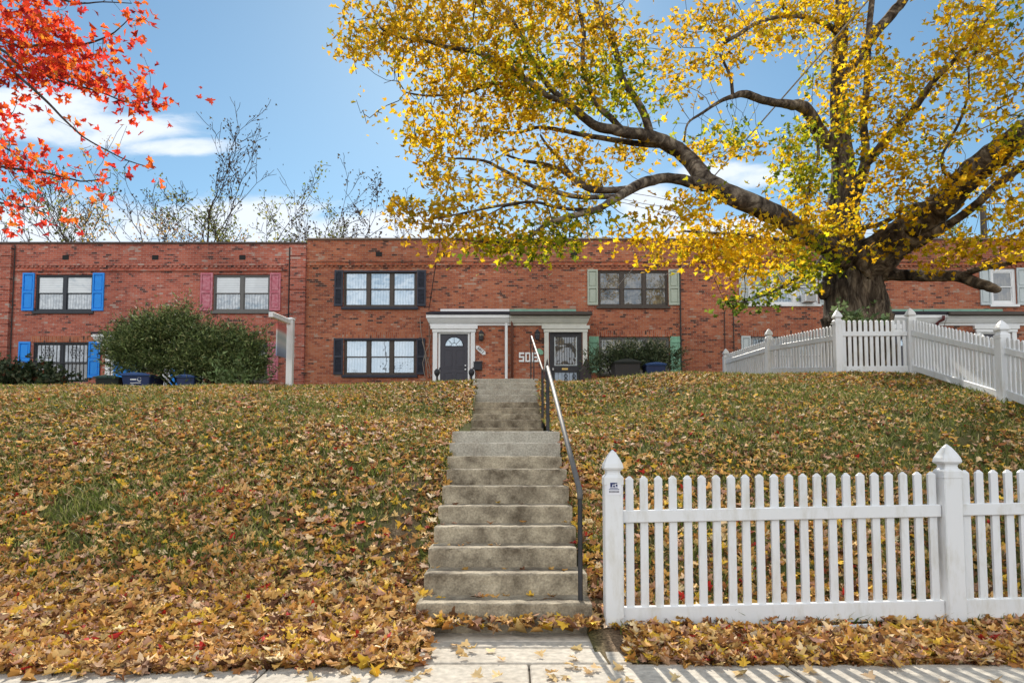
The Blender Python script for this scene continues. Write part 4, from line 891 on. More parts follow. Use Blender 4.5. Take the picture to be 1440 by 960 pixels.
# wheeled bins
def bin_(px0, px1, pyt, d, bm, lm, label, logo=False, round_lid=False, cat='bin', rot=0.0):
    a = W(px0, pyt, d); b = W(px1, pyt, d); w = (b.x - a.x); cx = (a.x + b.x) / 2; zt = a.z; zb = 2.55; dp = w * .95; hh = zt - zb
    t = thing('wheeled_bin', (cx, d, zb), label, cat, 'wheeled household bins')
    y0, y1 = d, d + dp
    MB().hexa([(cx - w * .34, y0 + dp * .12, zb + .04), (cx + w * .34, y0 + dp * .12, zb + .04), (cx + w * .34, y1 - dp * .1, zb + .04), (cx - w * .34, y1 - dp * .1, zb + .04),
               (cx - w * .45, y0, zt - .07), (cx + w * .45, y0, zt - .07), (cx + w * .45, y1, zt - .07), (cx - w * .45, y1, zt - .07)]).build('body', bm, t, bevel=.03, seg=2)
    MB().box(cx - w * .48, cx + w * .48, y0 - .03, y1, zt - .10, zt - .065).build('rim', lm, t, bevel=.012)
    hd = (.10 if round_lid else .05); n = 7; poly = []
    L = MB(); prof = [(-.5, 0)] + [(-.5 + k / n, hd * math.sin(math.pi * (k + .15) / (n + .3))) for k in range(n + 1)] + [(.5, 0)]
    L.prism([(cx + u * w, zt - .064 + v) for u, v in prof], y0 - .04, y1 + .02).build('lid', lm, t, bevel=.008)
    for s in (-1, 1):
        wh = MB().tube([(cx + s * w * .40, y1 - .02, zb + .11), (cx + s * w * .47, y1 - .02, zb + .11)], .11, n=14).build('wheel', M['rubber'], t)
    MB().tube([(cx - w * .3, y1 + .05, zt - .09), (cx + w * .3, y1 + .05, zt - .09)], .018, n=6).build('handle', lm, t)
    if logo:
        lg = MB(); s0 = zt - .19; lg.tube([(cx + .10 + .05 * math.cos(q), y0 + .02, s0 + .05 * math.sin(q)) for q in np.linspace(.4, 5.9, 12)], .014, n=4)
        lg.box(cx - .14, cx + .02, y0 + .012, y0 + .03, s0 - .02, s0 + .012).box(cx - .14, cx + .14, y0 + .02, y0 + .035, s0 - .10, s0 - .085).box(cx - .13, cx - .06, y0 + .03, y0 + .045, s0 - .24, s0 - .13)
        lg.build('logo', M['white'], t)
    return t
bin_(131, 169, 526.5, 18.3, M['bin_green'], M['bin_lid'], 'dark green wheeled bin with flat lid left of the navy bin')
bin_(168, 213, 523.0, 18.0, M['bin_navy'], M['bin_lid_blue'], 'navy recycling bin with white emblem in front of the big yew', logo=True)
bin_(246, 275, 525.5, 18.0, M['bin_navy'], M['bin_lid_blue'], 'small blue-lidded bin half buried in the foot of the yew')
bin_(862, 903, 506, 19.0, M['bin_black'], M['bin_green'], 'black wheeled bin with domed lid under the green shuttered window', round_lid=True)
bin_(907, 938, 508.5, 19.0, M['bin_navy'], M['bin_lid_blue'], 'navy wheeled bin beside the black one near the mint green shutter')

# for-sale style sign: white post, arm and hanging board seen nearly edge-on
sp = thing('sign_post', (-4.06, 12.5, 2.45), 'white yard sign post with an arm holding a blurred red and blue board', 'sign')
ptop = W(409, 448, 12.5); hx = .057
MB().box(ptop.x - hx, ptop.x + hx, 12.5 - hx, 12.5 + hx, 2.35, ptop.z - .03).ring([(hx * 1.15, ptop.z - .03), (hx * 1.15, ptop.z - .005), (hx * .3, ptop.z + .02)], ptop.x, 12.5).build('post', M['vinyl'], sp, bevel=.006)
e1 = W(380, 442, 11.78); z_a = ptop.z - .07
MB().hexa([(ptop.x - .04, 12.46, z_a - .045), (ptop.x + .02, 12.46, z_a - .045), (e1.x + .05, e1.y, z_a - .045), (e1.x - .03, e1.y, z_a - .045), (ptop.x - .04, 12.46, z_a + .045), (ptop.x + .02, 12.46, z_a + .045), (e1.x + .05, e1.y, z_a + .045), (e1.x - .03, e1.y, z_a + .045)]).build('arm', M['vinyl'], sp, bevel=.004)
sa = Vector((ptop.x - .05, 12.40, 0)); sb = Vector((e1.x + .065, e1.y + .16, 0)); zt2 = z_a - .12; zb2 = zt2 - .56
def sign_mat():
    m = bpy.data.materials.new('blurred_sign'); m.use_nodes = True; N = m.node_tree.nodes; L = m.node_tree.links
    co = N.new('ShaderNodeTexCoord'); s = N.new('ShaderNodeSeparateXYZ'); L.new(co.outputs['Generated'], s.inputs[0]); r = N.new('ShaderNodeValToRGB'); L.new(s.outputs[2], r.inputs[0]); e = r.color_ramp.elements
    e[0].position = .0; e[0].color = (.13, .16, .26, 1); e[1].position = 1; e[1].color = (.50, .08, .06, 1)
    for p, c in ((.25, (.25, .30, .40)), (.45, (.45, .45, .45)), (.6, (.33, .38, .38)), (.75, (.50, .47, .45)), (.85, (.50, .15, .12))):
        k = e.new(p); k.color = (*c, 1)
    L.new(r.outputs[0], N['Principled BSDF'].inputs['Base Color']); return m
tv = Vector((.012, 0, 0))
MB().hexa([sb - tv + Vector((0, 0, zb2 - .02)), sb + tv + Vector((0, 0, zb2 - .02)), sa + tv + Vector((0, 0, zb2)), sa - tv + Vector((0, 0, zb2)), sb - tv + Vector((0, 0, zt2)), sb + tv + Vector((0, 0, zt2)), sa + tv + Vector((0, 0, zt2)), sa - tv + Vector((0, 0, zt2))]).build('sign_board', sign_mat(), sp)
for q in (.12, .88):
    c = sa.lerp(sb, q); MB().tube([(c.x, c.y, zt2 - .01), (c.x, c.y, z_a - .04)], .004, n=4).build('hook', M['iron'], sp)

# overhead cables
def cable(px0, py0, d0, p1, ext, rad, m, label, sag=.15):
    a = W(px0, py0, d0); b = Vector(p1); e = a + (b - a) * ext; n = 24; mb = MB(); pts = []
    for k in range(n + 1):
        t = k / n; q = a.lerp(e, t); q.z -= sag * 4 * t * (1 - t) * .3; pts.append(q)
    o = mb.tube(pts, rad, n=5).build('overhead_cable', m); tag(o, label, 'cable', 'service cables to the houses')
cable(603, 436, 23.55, W(670, -3, 10), 1.9, .013, M['wire_dark'], 'dark cable running up from the brick wall by the white portico into the sky', sag=0)
cable(870, 401, 23.5, W(1180, 47, 12), 2.3, .016, M['wire_pale'], 'pale cable rising steeply from the sage shuttered window into the tree', sag=0)
cable(932, 388, 23.5, W(1240, 246, 14), 2.4, .013, M['wire_pale'], 'pale cable slanting low from the sage shutter to the right through the tree', sag=0)
pl = W(1382, 290, 40); up_ = MB().tube([(pl.x, 40, 2.4), (pl.x, 40, pl.z)], [.2, .17], n=10).build('utility_pole', mat('pole_wood', (.10, .085, .075), .9, noise=.3)); tag(up_, 'weathered utility pole standing behind the houses right of the big tree', 'utility pole')

# dry vine on the wall beside the black shutter
vn = MB()
for pts in ([(590, 447), (592, 470), (597, 492), (600, 512), (602, 531)], [(606, 470), (603, 485), (598, 495), (594, 510), (598, 530)], [(600, 512), (604, 500), (604, 480), (603, 455)], [(594, 480), (599, 498), (604, 515), (606, 531)], [(597, 500), (601, 521), (610, 531)]):
    vn.tube([W(a + random.uniform(-.6, .6), b, YW - .05) for a, b in pts], .012, n=4)
tag(vn.build('climbing_vine', mat('vine_stem', (.36, .30, .25), .9)), 'bare tangled vine stems climbing the wall beside the white portico', 'vine')

# ---------------------------------------------------------------- trees
def resample(pts, rad, step):
    P = [Vector(pts[0])]; Rr = [rad[0]]; 
    for k in range(len(pts) - 1):
        a, b = Vector(pts[k]), Vector(pts[k + 1]); n = max(1, int((b - a).length / step))
        for j in range(1, n + 1):
            t = j / n; P.append(a.lerp(b, t)); Rr.append(rad[k] * (1 - t) + rad[k + 1] * t)
    return P, Rr
def catmull(pts, rad, sub=4):
    P = [Vector(p) for p in pts]; out_p = []; out_r = []
    for k in range(len(P) - 1):
        p0 = P[max(k - 1, 0)]; p1 = P[k]; p2 = P[k + 1]; p3 = P[min(k + 2, len(P) - 1)]
        for j in range(sub):
            t = j / sub; t2 = t * t; t3 = t2 * t
            out_p.append(.5 * ((2 * p1) + (p2 - p0) * t + (2 * p0 - 5 * p1 + 4 * p2 - p3) * t2 + (3 * p1 - p0 - 3 * p2 + p3) * t3)); out_r.append(rad[k] * (1 - t) + rad[k + 1] * t)
    out_p.append(P[-1]); out_r.append(rad[-1]); return out_p, out_r

def colonize(seed_pts, attr, step=.22, kill=.30, infl=2.5, iters=70):
    """space colonisation: returns nodes, parent index; seeds come first with parent -1"""
    nodes = [np.array(seed_pts)]; N = nodes[0]; par = [-1] * len(N); A = np.array(attr); alive = np.ones(len(A), bool)
    near = np.zeros(len(A), int); nd = np.full(len(A), 1e9)
    def upd(start):
        nonlocal near, nd
        new = N[start:]
        for s in range(0, len(A), 2000):
            D = np.linalg.norm(A[s:s + 2000, None, :] - new[None], axis=2); j = D.argmin(1); dd = D[np.arange(len(j)), j]
            m = dd < nd[s:s + 2000]; nd[s:s + 2000][m] = dd[m]; near[s:s + 2000][m] = j[m] + start
    upd(0); used = {}
    for it in range(iters):
        m = alive & (nd < infl)
        if not m.any(): break
        dirs = A[m] - N[near[m]]; dirs /= np.linalg.norm(dirs, axis=1, keepdims=True) + 1e-9
        idx = near[m]; acc = np.zeros_like(N); np.add.at(acc, idx, dirs); u = np.unique(idx)
        v = acc[u]; l = np.linalg.norm(v, axis=1, keepdims=True); v = v / (l + 1e-6) + rng.normal(size=v.shape) * .12
        v /= np.linalg.norm(v, axis=1, keepdims=True)
        keep = [k for k, q in enumerate(u) if used.get(q, 0) < 3]
        if not keep: break
        for k in keep: used[u[k]] = used.get(u[k], 0) + 1
        new = N[u[keep]] + v[keep] * step; start = len(N); N = np.vstack([N, new]); par += list(u[keep]); upd(start)
        alive &= nd > kill
        if len(N) > 16000: break
    return N, np.array(par)

def edges_mesh(mb, N, par, rad, n=4):
    for i in range(len(N)):
        p = par[i]
        if p < 0: continue
        a, b = Vector(N[p]), Vector(N[i]); mb.tube([a, b], [min(rad[p], rad[i] * 1.6), rad[i]], n=n, cap=False)

LEAF_Y = [(.84, .53, .015, 5), (.80, .46, .015, 4), (.58, .35, .015, 3), (.88, .62, .03, 2.5), (.50, .44, .02, 2.5), (.32, .19, .02, 2)]
LEAF_O = [(.72, .42, .02, 4), (.56, .32, .02, 3), (.42, .26, .02, 3), (.80, .54, .03, 3), (.36, .29, .02, 2.5)]
LEAF_G = [(.26, .30, .02, 4), (.46, .44, .02, 3.5), (.11, .16, .02, 3), (.72, .58, .02, 3.5), (.78, .52, .02, 1.5)]
LEAF_D = [(.08, .12, .02, 4), (.16, .22, .03, 3), (.35, .36, .04, 1)]

def maple():
    tree = thing('maple_tree', (7.1, 14.5, 2.7), 'huge old maple with golden yellow leaves behind the white picket fence', 'tree')
    def SH(px, py, d):
        up_ = d - float(np.interp(px, [480, 800, 900, 1000, 1100, 1180], [2.4, 2.1, 1.7, 1.2, .5, 0]))
        lo_ = float(np.interp(px, [480, 700, 850, 960, 1040, 1100, 1150, 1180], [7.8, 8.2, 8.8, 9.4, 10.1, 11.2, 12.9, d])) + (d - 13) * .3 * (px < 1150)
        w = min(1, max(0, (py - 225) / 70)); return up_ * (1 - w) + min(lo_, up_) * w
    S = []   # limbs: list of (points (px,py,depth), radius px)
    def limb(pts):
        P = [W(a, b, SH(a, b, d)) for a, b, d, r in pts]; Rr = [r / 2 * SH(a, b, d) / FOC for a, b, d, r in pts]
        return P, Rr
    T = []
    T.append(limb([(1204, 455, 14.5, 84), (1203, 420, 14.5, 78), (1200, 392, 14.5, 74), (1196, 368, 14.5, 60), (1190, 335, 14.6, 46), (1187, 307, 14.7, 42), (1186, 270, 14.8, 34), (1186, 240, 14.9, 30), (1182, 192, 15, 26), (1180, 130, 15.2, 22), (1181, 60, 15.4, 20), (1184, 0, 15.5, 17), (1180, -90, 15.6, 12), (1170, -190, 15.7, 6)]))
    T.append(limb([(1192, 372, 14.5, 40), (1160, 345, 14.3, 26), (1125, 325, 14.1, 27), (1082, 297, 13.9, 29), (1029, 275, 13.6, 28), (991, 252, 13.4, 26), (962, 217, 13.2, 23), (924, 196, 13.0, 19), (899, 189, 12.9, 17), (869, 184, 12.8, 15), (838, 177, 12.7, 13), (818, 162, 12.6, 12), (795, 143, 12.5, 10), (772, 122, 12.4, 7), (752, 92, 12.3, 6), (738, 60, 12.2, 5), (712, 12, 12, 4)]))
    T.append(limb([(795, 143, 12.5, 9), (770, 135, 12.4, 8), (728, 103, 12.3, 9), (699, 87, 12.2, 8), (668, 73, 12.1, 7), (626, 66, 12.0, 6), (600, 58, 11.9, 5), (568, 54, 11.8, 4), (535, 40, 11.7, 3)]))
    T.append(limb([(795, 143, 12.5, 6), (730, 123, 12.7, 5), (691, 117, 12.8, 5), (660, 129, 12.9, 4), (606, 135, 13, 3), (570, 130, 13.1, 2)]))
    T.append(limb([(878, 186, 12.85, 10), (858, 165, 12.9, 9), (842, 150, 13, 8), (824, 112, 13.1, 7), (819, 77, 13.2, 7), (821, 46, 13.3, 6), (810, 0, 13.4, 5), (795, -60, 13.5, 3)]))
    T.append(limb([(915, 192, 13, 13), (903, 154, 13.1, 11), (876, 112, 13.2, 10), (865, 69, 13.3, 9), (849, 31, 13.4, 8), (838, 0, 13.5, 7), (820, -70, 13.6, 4)]))
    T.append(limb([(935, 204, 13.1, 10), (900, 202, 13.1, 9), (865, 197, 13.1, 8), (822, 190, 13.2, 7), (788, 183, 13.3, 6), (757, 179, 13.4, 5), (725, 187, 13.5, 4), (690, 184, 13.6, 3)]))
    T.append(limb([(1000, 260, 13.4, 20), (975, 257, 13.5, 17), (946, 251, 13.5, 14), (918, 253, 13.5, 15), (892, 263, 13.5, 15), (868, 278, 13.4, 12), (840, 294, 13.3, 9), (800, 305, 13.1, 8), (770, 315, 13, 7), (745, 332, 12.9, 6), (711, 341, 12.8, 5), (668, 339, 12.7, 3), (640, 335, 12.6, 2)]))
    T.append(limb([(885, 266, 13.5, 10), (850, 268, 13.7, 10), (826, 264, 13.8, 10), (806, 250, 13.9, 9), (788, 239, 14, 8), (762, 230, 14.1, 6), (735, 226, 14.2, 4), (712, 218, 14.3, 3)]))
    T.append(limb([(806, 250, 13.9, 6), (788, 225, 14, 5), (770, 205, 14, 4), (760, 190, 14.1, 3)]))
    T.append(limb([(870, 276, 13.4, 8), (815, 277, 13.3, 7), (775, 268, 13.2, 7), (749, 262, 13.1, 6), (707, 239, 13, 5), (680, 226, 12.9, 4), (641, 223, 12.8, 3)]))
    T.append(limb([(845, 296, 13.3, 6), (790, 293, 13.1, 5), (750, 284, 13, 4), (700, 290, 12.9, 4), (650, 300, 12.8, 3), (610, 308, 12.7, 2)]))
    T.append(limb([(1186, 222, 14.9, 20), (1168, 205, 14.8, 17), (1149, 178, 14.6, 17), (1130, 151, 14.4, 17), (1110, 147, 14.2, 13), (1092, 145, 14.1, 11), (1070, 140, 14, 11), (1048, 132, 13.9, 11), (1030, 136, 13.8, 7), (1012, 143, 13.7, 5), (986, 160, 13.6, 4), (967, 174, 13.5, 3), (962, 200, 13.4, 2)]))
    T.append(limb([(1030, 134, 13.8, 5), (1028, 112, 13.8, 5), (1020, 92, 13.8, 4), (1012, 76, 13.8, 3)]))
    T.append(limb([(1212, 385, 14.3, 62), (1235, 358, 14, 60), (1260, 338, 13.7, 54), (1283, 321, 13.4, 50), (1308, 302, 13, 44), (1331, 283, 12.6, 42), (1348, 262, 12.3, 40), (1372, 240, 12, 40), (1403, 214, 11.5, 40), (1440, 186, 11, 34), (1490, 150, 10.6, 24), (1560, 100, 10.2, 12)]))
    T.append(limb([(1285, 340, 13.4, 26), (1310, 330, 13, 14), (1340, 312, 12.6, 12), (1370, 290, 12.1, 12), (1400, 262, 11.6, 12), (1440, 232, 11.2, 12), (1500, 200, 10.8, 8)]))
    T.append(limb([(1236, 385, 14.2, 22), (1262, 386, 14, 17), (1290, 388, 13.6, 16), (1320, 388, 13.2, 16), (1350, 389, 12.9, 16), (1375, 398, 12.6, 15), (1396, 405, 12.4, 13), (1404, 408, 12.3, 9)]))
    T.append(limb([(1350, 389, 12.9, 11), (1366, 382, 12.7, 9), (1385, 376, 12.5, 8), (1410, 372, 12.3, 8), (1440, 364, 12, 6), (1480, 355, 11.8, 4)]))
    T.append(limb([(1194, 300, 14.6, 22), (1206, 262, 14.4, 18), (1216, 235, 14.2, 15), (1217, 205, 14.2, 11), (1214, 168, 14.2, 10), (1219, 120, 14.2, 9), (1221, 60, 14.2, 9), (1226, 0, 14.2, 8), (1235, -80, 14.3, 4)]))
    T.append(limb([(1216, 232, 14.2, 13), (1236, 210, 13.9, 13), (1256, 185, 13.5, 12), (1283, 157, 13.1, 10), (1312, 115, 12.7, 9), (1345, 82, 12.4, 7), (1372, 50, 12.2, 5), (1400, 10, 12, 3)]))
    T.append(limb([(1181, 118, 15.2, 10), (1208, 82, 15.1, 12), (1232, 46, 15, 14), (1256, 18, 14.9, 15), (1275, -8, 14.8, 14), (1300, -70, 14.7, 9)]))
    T.append(limb([(1182, 50, 15.4, 9), (1160, 34, 15.2, 8), (1130, 24, 15, 7), (1108, 18, 14.8, 6), (1096, -5, 14.7, 5), (1080, -60, 14.6, 3)]))
    T.append(limb([(1130, 24, 15, 5), (1095, 24, 14.4, 5), (1062, 34, 14, 6), (1040, 48, 13.8, 6), (1019, 60, 13.7, 5)]))
    T.append(limb([(1360, 248, 12.2, 8), (1330, 245, 12, 5), (1325, 220, 11.9, 4), (1335, 200, 11.8, 4), (1352, 165, 11.7, 4), (1362, 130, 11.6, 3), (1362, 95, 11.5, 3)]))
    T.append(limb([(1168, 340, 14.4, 12), (1142, 330, 13.9, 8), (1125, 338, 13.6, 7), (1088, 336, 13.2, 5), (1050, 330, 12.9, 4), (1010, 328, 12.6, 4), (960, 325, 12.4, 3)]))
    T.append(limb([(1130, 330, 13.8, 8), (1133, 290, 13.7, 6), (1140, 255, 13.7, 6), (1150, 225, 13.7, 5), (1148, 195, 13.7, 4), (1130, 175, 13.7, 3)]))
    T.append(limb([(1160, 362, 14.2, 14), (1145, 378, 13.5, 8), (1120, 392, 13, 6), (1090, 408, 12.6, 4), (1055, 422, 12.3, 3), (1030, 428, 12.1, 2)]))
    T.append(limb([(1185, 318, 14.5, 14), (1215, 320, 13.8, 8), (1245, 312, 13.2, 7), (1280, 290, 12.6, 6), (1320, 285, 12, 5)]))
    trunk = MB(); seeds = []; srad = []
    for k, (P, Rr) in enumerate(T):
        P2, R2 = catmull(P, Rr, 4)
        if k == 0:
            # buttressed, burly trunk
            n = 40; i0 = len(trunk.v)
            for j, (p, r) in enumerate(zip(P2, R2)):
                zrel = p.z - 4.1
                for a in range(n):
                    t = 2 * math.pi * a / n
                    rr = r * (1 + .10 * math.sin(3 * t + p.z) * (zrel < 3) + .07 * math.sin(7 * t + 2.1 * p.z) + .05 * math.sin(13 * t - 1.7 * p.z) + random.gauss(0, .02))
                    trunk.v.append(Vector((p.x + rr * math.cos(t), p.y + rr * math.sin(t), p.z)))
            for j in range(len(P2) - 1):
                for a in range(n):
                    x = i0 + j * n + a; y = i0 + j * n + (a + 1) % n; trunk.f.append((x, y, y + n, x + n))
        else: 
            P3 = [p + Vector((random.gauss(0, 1), random.gauss(0, 1), random.gauss(0, 1))) * r * .05 for p, r in zip(P2, R2)]
            MB().tube(P3, [r * random.uniform(.975, 1.03) for r in R2], n=12 if R2[0] > .1 else 7).build('limb', M['bark_limb'], tree, smooth=True)
        a, b = resample(P2, R2, .22)
        for p, r in zip(a, b):
            if r < .17 and p.z > 4.5: seeds.append(p); srad.append(r)
    # flared root collar and burls
    b0 = T[0][0][0]; flare = MB(); n = 48; prof = [(1.02, 4.15), (1.0, 3.8), (1.06, 3.45), (1.12, 3.1), (1.3, 2.85), (1.6, 2.66), (1.9, 2.45)]
    r0 = T[0][1][0] * 1.0
    for q, z in reversed(prof):
        for a in range(n):
            t = 2 * math.pi * a / n; rr = r0 * q * (1 + .10 * math.sin(3 * t + z) + .09 * math.sin(6 * t + 1.1) * (q > 1.0) + .05 * math.sin(11 * t - z * 2) + random.gauss(0, .015))
            flare.v.append(Vector((b0.x + rr * math.cos(t), 14.5 + rr * math.sin(t), z)))
    for j in range(len(prof) - 1):
        for a in range(n): x = j * n + a; y = j * n + (a + 1) % n; flare.f.append((x, y, y + n, x + n))
    i0 = len(trunk.v); trunk.v += flare.v; trunk.f += [tuple(i0 + k for k in q) for q in flare.f]
    for (px, py, d, r) in ((1160, 408, 14.25, .17), (1182, 245, 14.8, .18), (1163, 372, 14.3, .13)):
        c = W(px, py, d); nb = 10; i0 = len(trunk.v)
        for a in range(7):
            ph = math.pi * a / 6
            for q in range(nb):
                t = 2 * math.pi * q / nb; rr = r * (1 + random.gauss(0, .08)); trunk.v.append(c + Vector((rr * math.sin(ph) * math.cos(t), rr * math.sin(ph) * math.sin(t), rr * 1.2 * math.cos(ph))))
        for a in range(6):
            for q in range(nb): x = i0 + a * nb + q; y = i0 + a * nb + (q + 1) % nb; trunk.f.append((x, x + nb, y + nb, y))
    tr = trunk.build('trunk', M['bark'], tree, smooth=True)
    # crown: where leaves hang (px, py, rx, ry, depth, kind, density)
    B = [(515, 40, 38, 38, 11.8, 'o', .8), (590, 28, 60, 30, 12, 'o', 1.1), (660, 30, 60, 34, 12.2, 'y', 1.1), (740, 30, 50, 36, 12.4, 'o', 1.1), (560, 62, 80, 20, 11.9, 'o', 1), (640, 88, 90, 24, 12.1, 'y', 1.1), (720, 90, 60, 36, 12.3, 'g', .9), (500, 62, 20, 12, 11.7, 'o', .5),
         (508, 115, 20, 16, 12.5, 'b', .25), (590, 122, 36, 16, 12.8, 'o', .7), (660, 128, 60, 24, 12.7, 'y', 1.1), (745, 128, 60, 34, 12.6, 'y', 1.1), (785, 130, 40, 40, 12.7, 'g', 1), (512, 180, 26, 16, 12.8, 'b', .22), (605, 178, 40, 26, 13, 'y', 1.1), (620, 210, 48, 24, 13, 'y', 1.1), (690, 165, 50, 20, 13, 'o', .8), (700, 195, 50, 16, 13.3, 'y', .6),
         (750, 170, 50, 20, 13.1, 'y', .7), (810, 95, 38, 50, 13, 'y', .8), (870, 100, 44, 40, 13.2, 'g', 1), (850, 140, 44, 26, 13, 'g', .9), (830, 30, 44, 34, 13.2, 'o', .9), (780, 20, 34, 30, 12.8, 'o', .8), (890, 60, 30, 34, 13.3, 'o', .6), (925, 35, 24, 16, 13.2, 'b', .4), (905, 150, 34, 24, 13, 'g', .5),
         (800, 205, 60, 14, 13.4, 'o', .5), (870, 215, 60, 16, 13.3, 'y', .5), (740, 222, 50, 16, 13.8, 'o', .4), (645, 252, 50, 14, 12.8, 'y', .8), (700, 262, 60, 16, 13, 'y', .7), (620, 275, 34, 14, 12.8, 'o', .5), (640, 290, 30, 16, 12.8, 'o', .6), (590, 302, 38, 20, 12.6, 'o', 1), (640, 318, 50, 16, 12.6, 'o', .8), (700, 300, 60, 12, 12.9, 'y', .6),
         (770, 248, 40, 18, 13.6, 'y', .6), (810, 240, 36, 22, 13.8, 'o', .6), (775, 285, 46, 20, 13.2, 'y', .9), (830, 252, 44, 16, 13.7, 'y', .5), (720, 348, 60, 16, 12.7, 'g', 1.5), (690, 328, 44, 12, 12.7, 'y', .8), (760, 335, 44, 18, 12.9, 'g', 1.2), (615, 345, 26, 7, 12.4, 'y', 1.3), (820, 318, 34, 22, 13.1, 'g', .7), (795, 350, 30, 10, 12.9, 'g', .6), (850, 305, 30, 14, 13.3, 'g', .5),
         (900, 225, 50, 14, 13.3, 'y', .4), (930, 300, 34, 16, 13, 'y', .5), (900, 338, 40, 14, 12.7, 'y', .9), (925, 365, 28, 10, 12.4, 'y', 1.0), (905, 316, 34, 14, 13, 'o', .5), (960, 345, 40, 14, 12.5, 'y', 1), (960, 300, 34, 20, 13, 'y', .8),
         (975, 35, 36, 24, 14, 'o', .8), (955, 85, 30, 26, 13.8, 'o', .8), (960, 130, 34, 18, 13.7, 'o', .7), (1000, 20, 34, 22, 14, 'o', .8), (1020, 78, 34, 22, 13.8, 'y', 1), (1050, 45, 40, 24, 14, 'y', .9), (1090, 50, 44, 22, 14.3, 'y', 1), (1110, 18, 50, 24, 14.6, 'y', 1), (1000, 105, 24, 10, 13.7, 'o', .4),
         (1000, 195, 44, 16, 13.6, 'g', .8), (1030, 210, 40, 18, 13.5, 'y', .8), (990, 215, 24, 14, 13.3, 'y', .7), (1070, 190, 40, 14, 13.7, 'g', .5), (1150, 15, 50, 26, 15, 'y', 1.1), (1165, 60, 30, 34, 15, 'y', 1), (1195, 35, 36, 36, 14.9, 'y', 1), (1180, 95, 36, 34, 14.8, 'o', 1), (1140, 110, 22, 22, 14.6, 'g', .5),
         (1165, 150, 34, 34, 14.5, 'y', .9), (1190, 160, 26, 34, 14.3, 'g', .9), (1135, 205, 34, 34, 13.8, 'g', 1), (1115, 245, 34, 34, 13.7, 'g', 1), (1145, 250, 30, 34, 13.8, 'g', 1), (1100, 215, 30, 16, 13.7, 'y', .5), (1080, 270, 24, 14, 13.7, 'y', .3), (1120, 290, 36, 18, 13.7, 'y', .7),
         (1040, 320, 60, 14, 12.9, 'o', 1), (1100, 318, 60, 16, 13.2, 'o', 1), (985, 290, 28, 22, 13, 'y', .7), (990, 270, 22, 10, 13, 'g', .6), (1010, 345, 60, 16, 12.7, 'y', 1.2), (1070, 350, 60, 18, 12.8, 'y', 1.3), (1020, 372, 40, 16, 12.6, 'y', 1.3), (1080, 375, 44, 12, 12.6, 'y', 1), (1130, 345, 44, 24, 13.4, 'g', 1), (1150, 372, 34, 12, 13.4, 'g', .9), (1120, 385, 36, 12, 12.9, 'g', 1.2), (1100, 403, 44, 10, 12.7, 'g', 1.4), (1050, 425, 40, 7, 12.2, 'd', 2), (1025, 372, 26, 20, 12.6, 'y', 1),
         (1220, 100, 30, 50, 13.9, 'y', 1), (1240, 120, 34, 44, 13.6, 'y', 1), (1215, 170, 30, 40, 13.9, 'o', .9), (1245, 165, 34, 26, 13.5, 'y', .8), (1260, 90, 28, 16, 13.3, 'g', .5), (1290, 100, 34, 20, 12.8, 'o', .8), (1330, 85, 30, 22, 12.5, 'o', .9), (1285, 150, 34, 20, 12.9, 'y', .9), (1320, 120, 30, 20, 12.4, 'y', .8),
         (1350, 40, 34, 40, 12, 'y', 1), (1385, 25, 40, 28, 11.5, 'y', 1.1), (1370, 75, 44, 24, 11.4, 'o', 1.1), (1425, 15, 30, 20, 11, 'g', .8), (1395, 70, 34, 20, 11.3, 'y', .8), (1425, 60, 24, 14, 10.8, 'y', .6), (1415, 90, 34, 18, 10.8, 'o', .8), (1380, 115, 50, 18, 11.2, 'y', 1), (1425, 130, 30, 20, 10.6, 'y', .9), (1365, 155, 40, 14, 11.3, 'o', .6), (1400, 165, 40, 20, 11, 'y', .6), (1430, 185, 24, 24, 10.6, 'g', .6),
         (1245, 205, 40, 20, 13.2, 'y', 1), (1290, 185, 50, 20, 12.7, 'y', 1), (1270, 232, 40, 18, 12.8, 'o', 1), (1210, 225, 24, 20, 13.7, 'g', .9), (1225, 248, 30, 16, 13.4, 'y', .9), (1300, 225, 40, 20, 12.4, 'y', 1), (1320, 200, 30, 20, 12.1, 'g', .6), (1345, 190, 30, 16, 12, 'y', .7), (1260, 262, 44, 16, 12.9, 'o', 1), (1310, 265, 40, 16, 12.3, 'o', .9), (1230, 290, 44, 16, 13.2, 'y', 1), (1270, 300, 50, 14, 12.8, 'y', 1.2),
         (1195, 312, 50, 18, 13.5, 'o', 1.3), (1165, 305, 40, 20, 13.6, 'y', 1), (1335, 262, 44, 18, 11.9, 'o', 1.1), (1375, 240, 40, 16, 11.5, 'o', 1), (1400, 200, 24, 12, 11, 'y', .6), (1425, 225, 24, 26, 10.8, 'y', 1), (1420, 270, 34, 20, 11, 'y', 1), (1390, 290, 44, 14, 11.5, 'o', .7), (1430, 310, 30, 24, 11, 'y', 1.3), (1380, 330, 24, 16, 11.6, 'g', .4), (1400, 345, 50, 14, 11.6, 'y', 1.4), (1350, 345, 34, 14, 12, 'y', 1.1), (1435, 345, 20, 20, 11, 'y', 1.2),
         (1250, 348, 50, 12, 13, 'o', .9), (1215, 348, 34, 10, 13.2, 'y', .7), (1300, 355, 40, 14, 12.4, 'y', .8), (1320, 368, 30, 8, 12.3, 'y', .8), (1385, 362, 44, 8, 11.8, 'y', 1), (1150, 330, 30, 14, 13.6, 'y', .7), (1310, 380, 30, 5, 12.4, 'y', .6),
         (1020, 400, 24, 10, 12.5, 'y', .6),
         # above the frame and towards the sun, giving the crown its height and shade
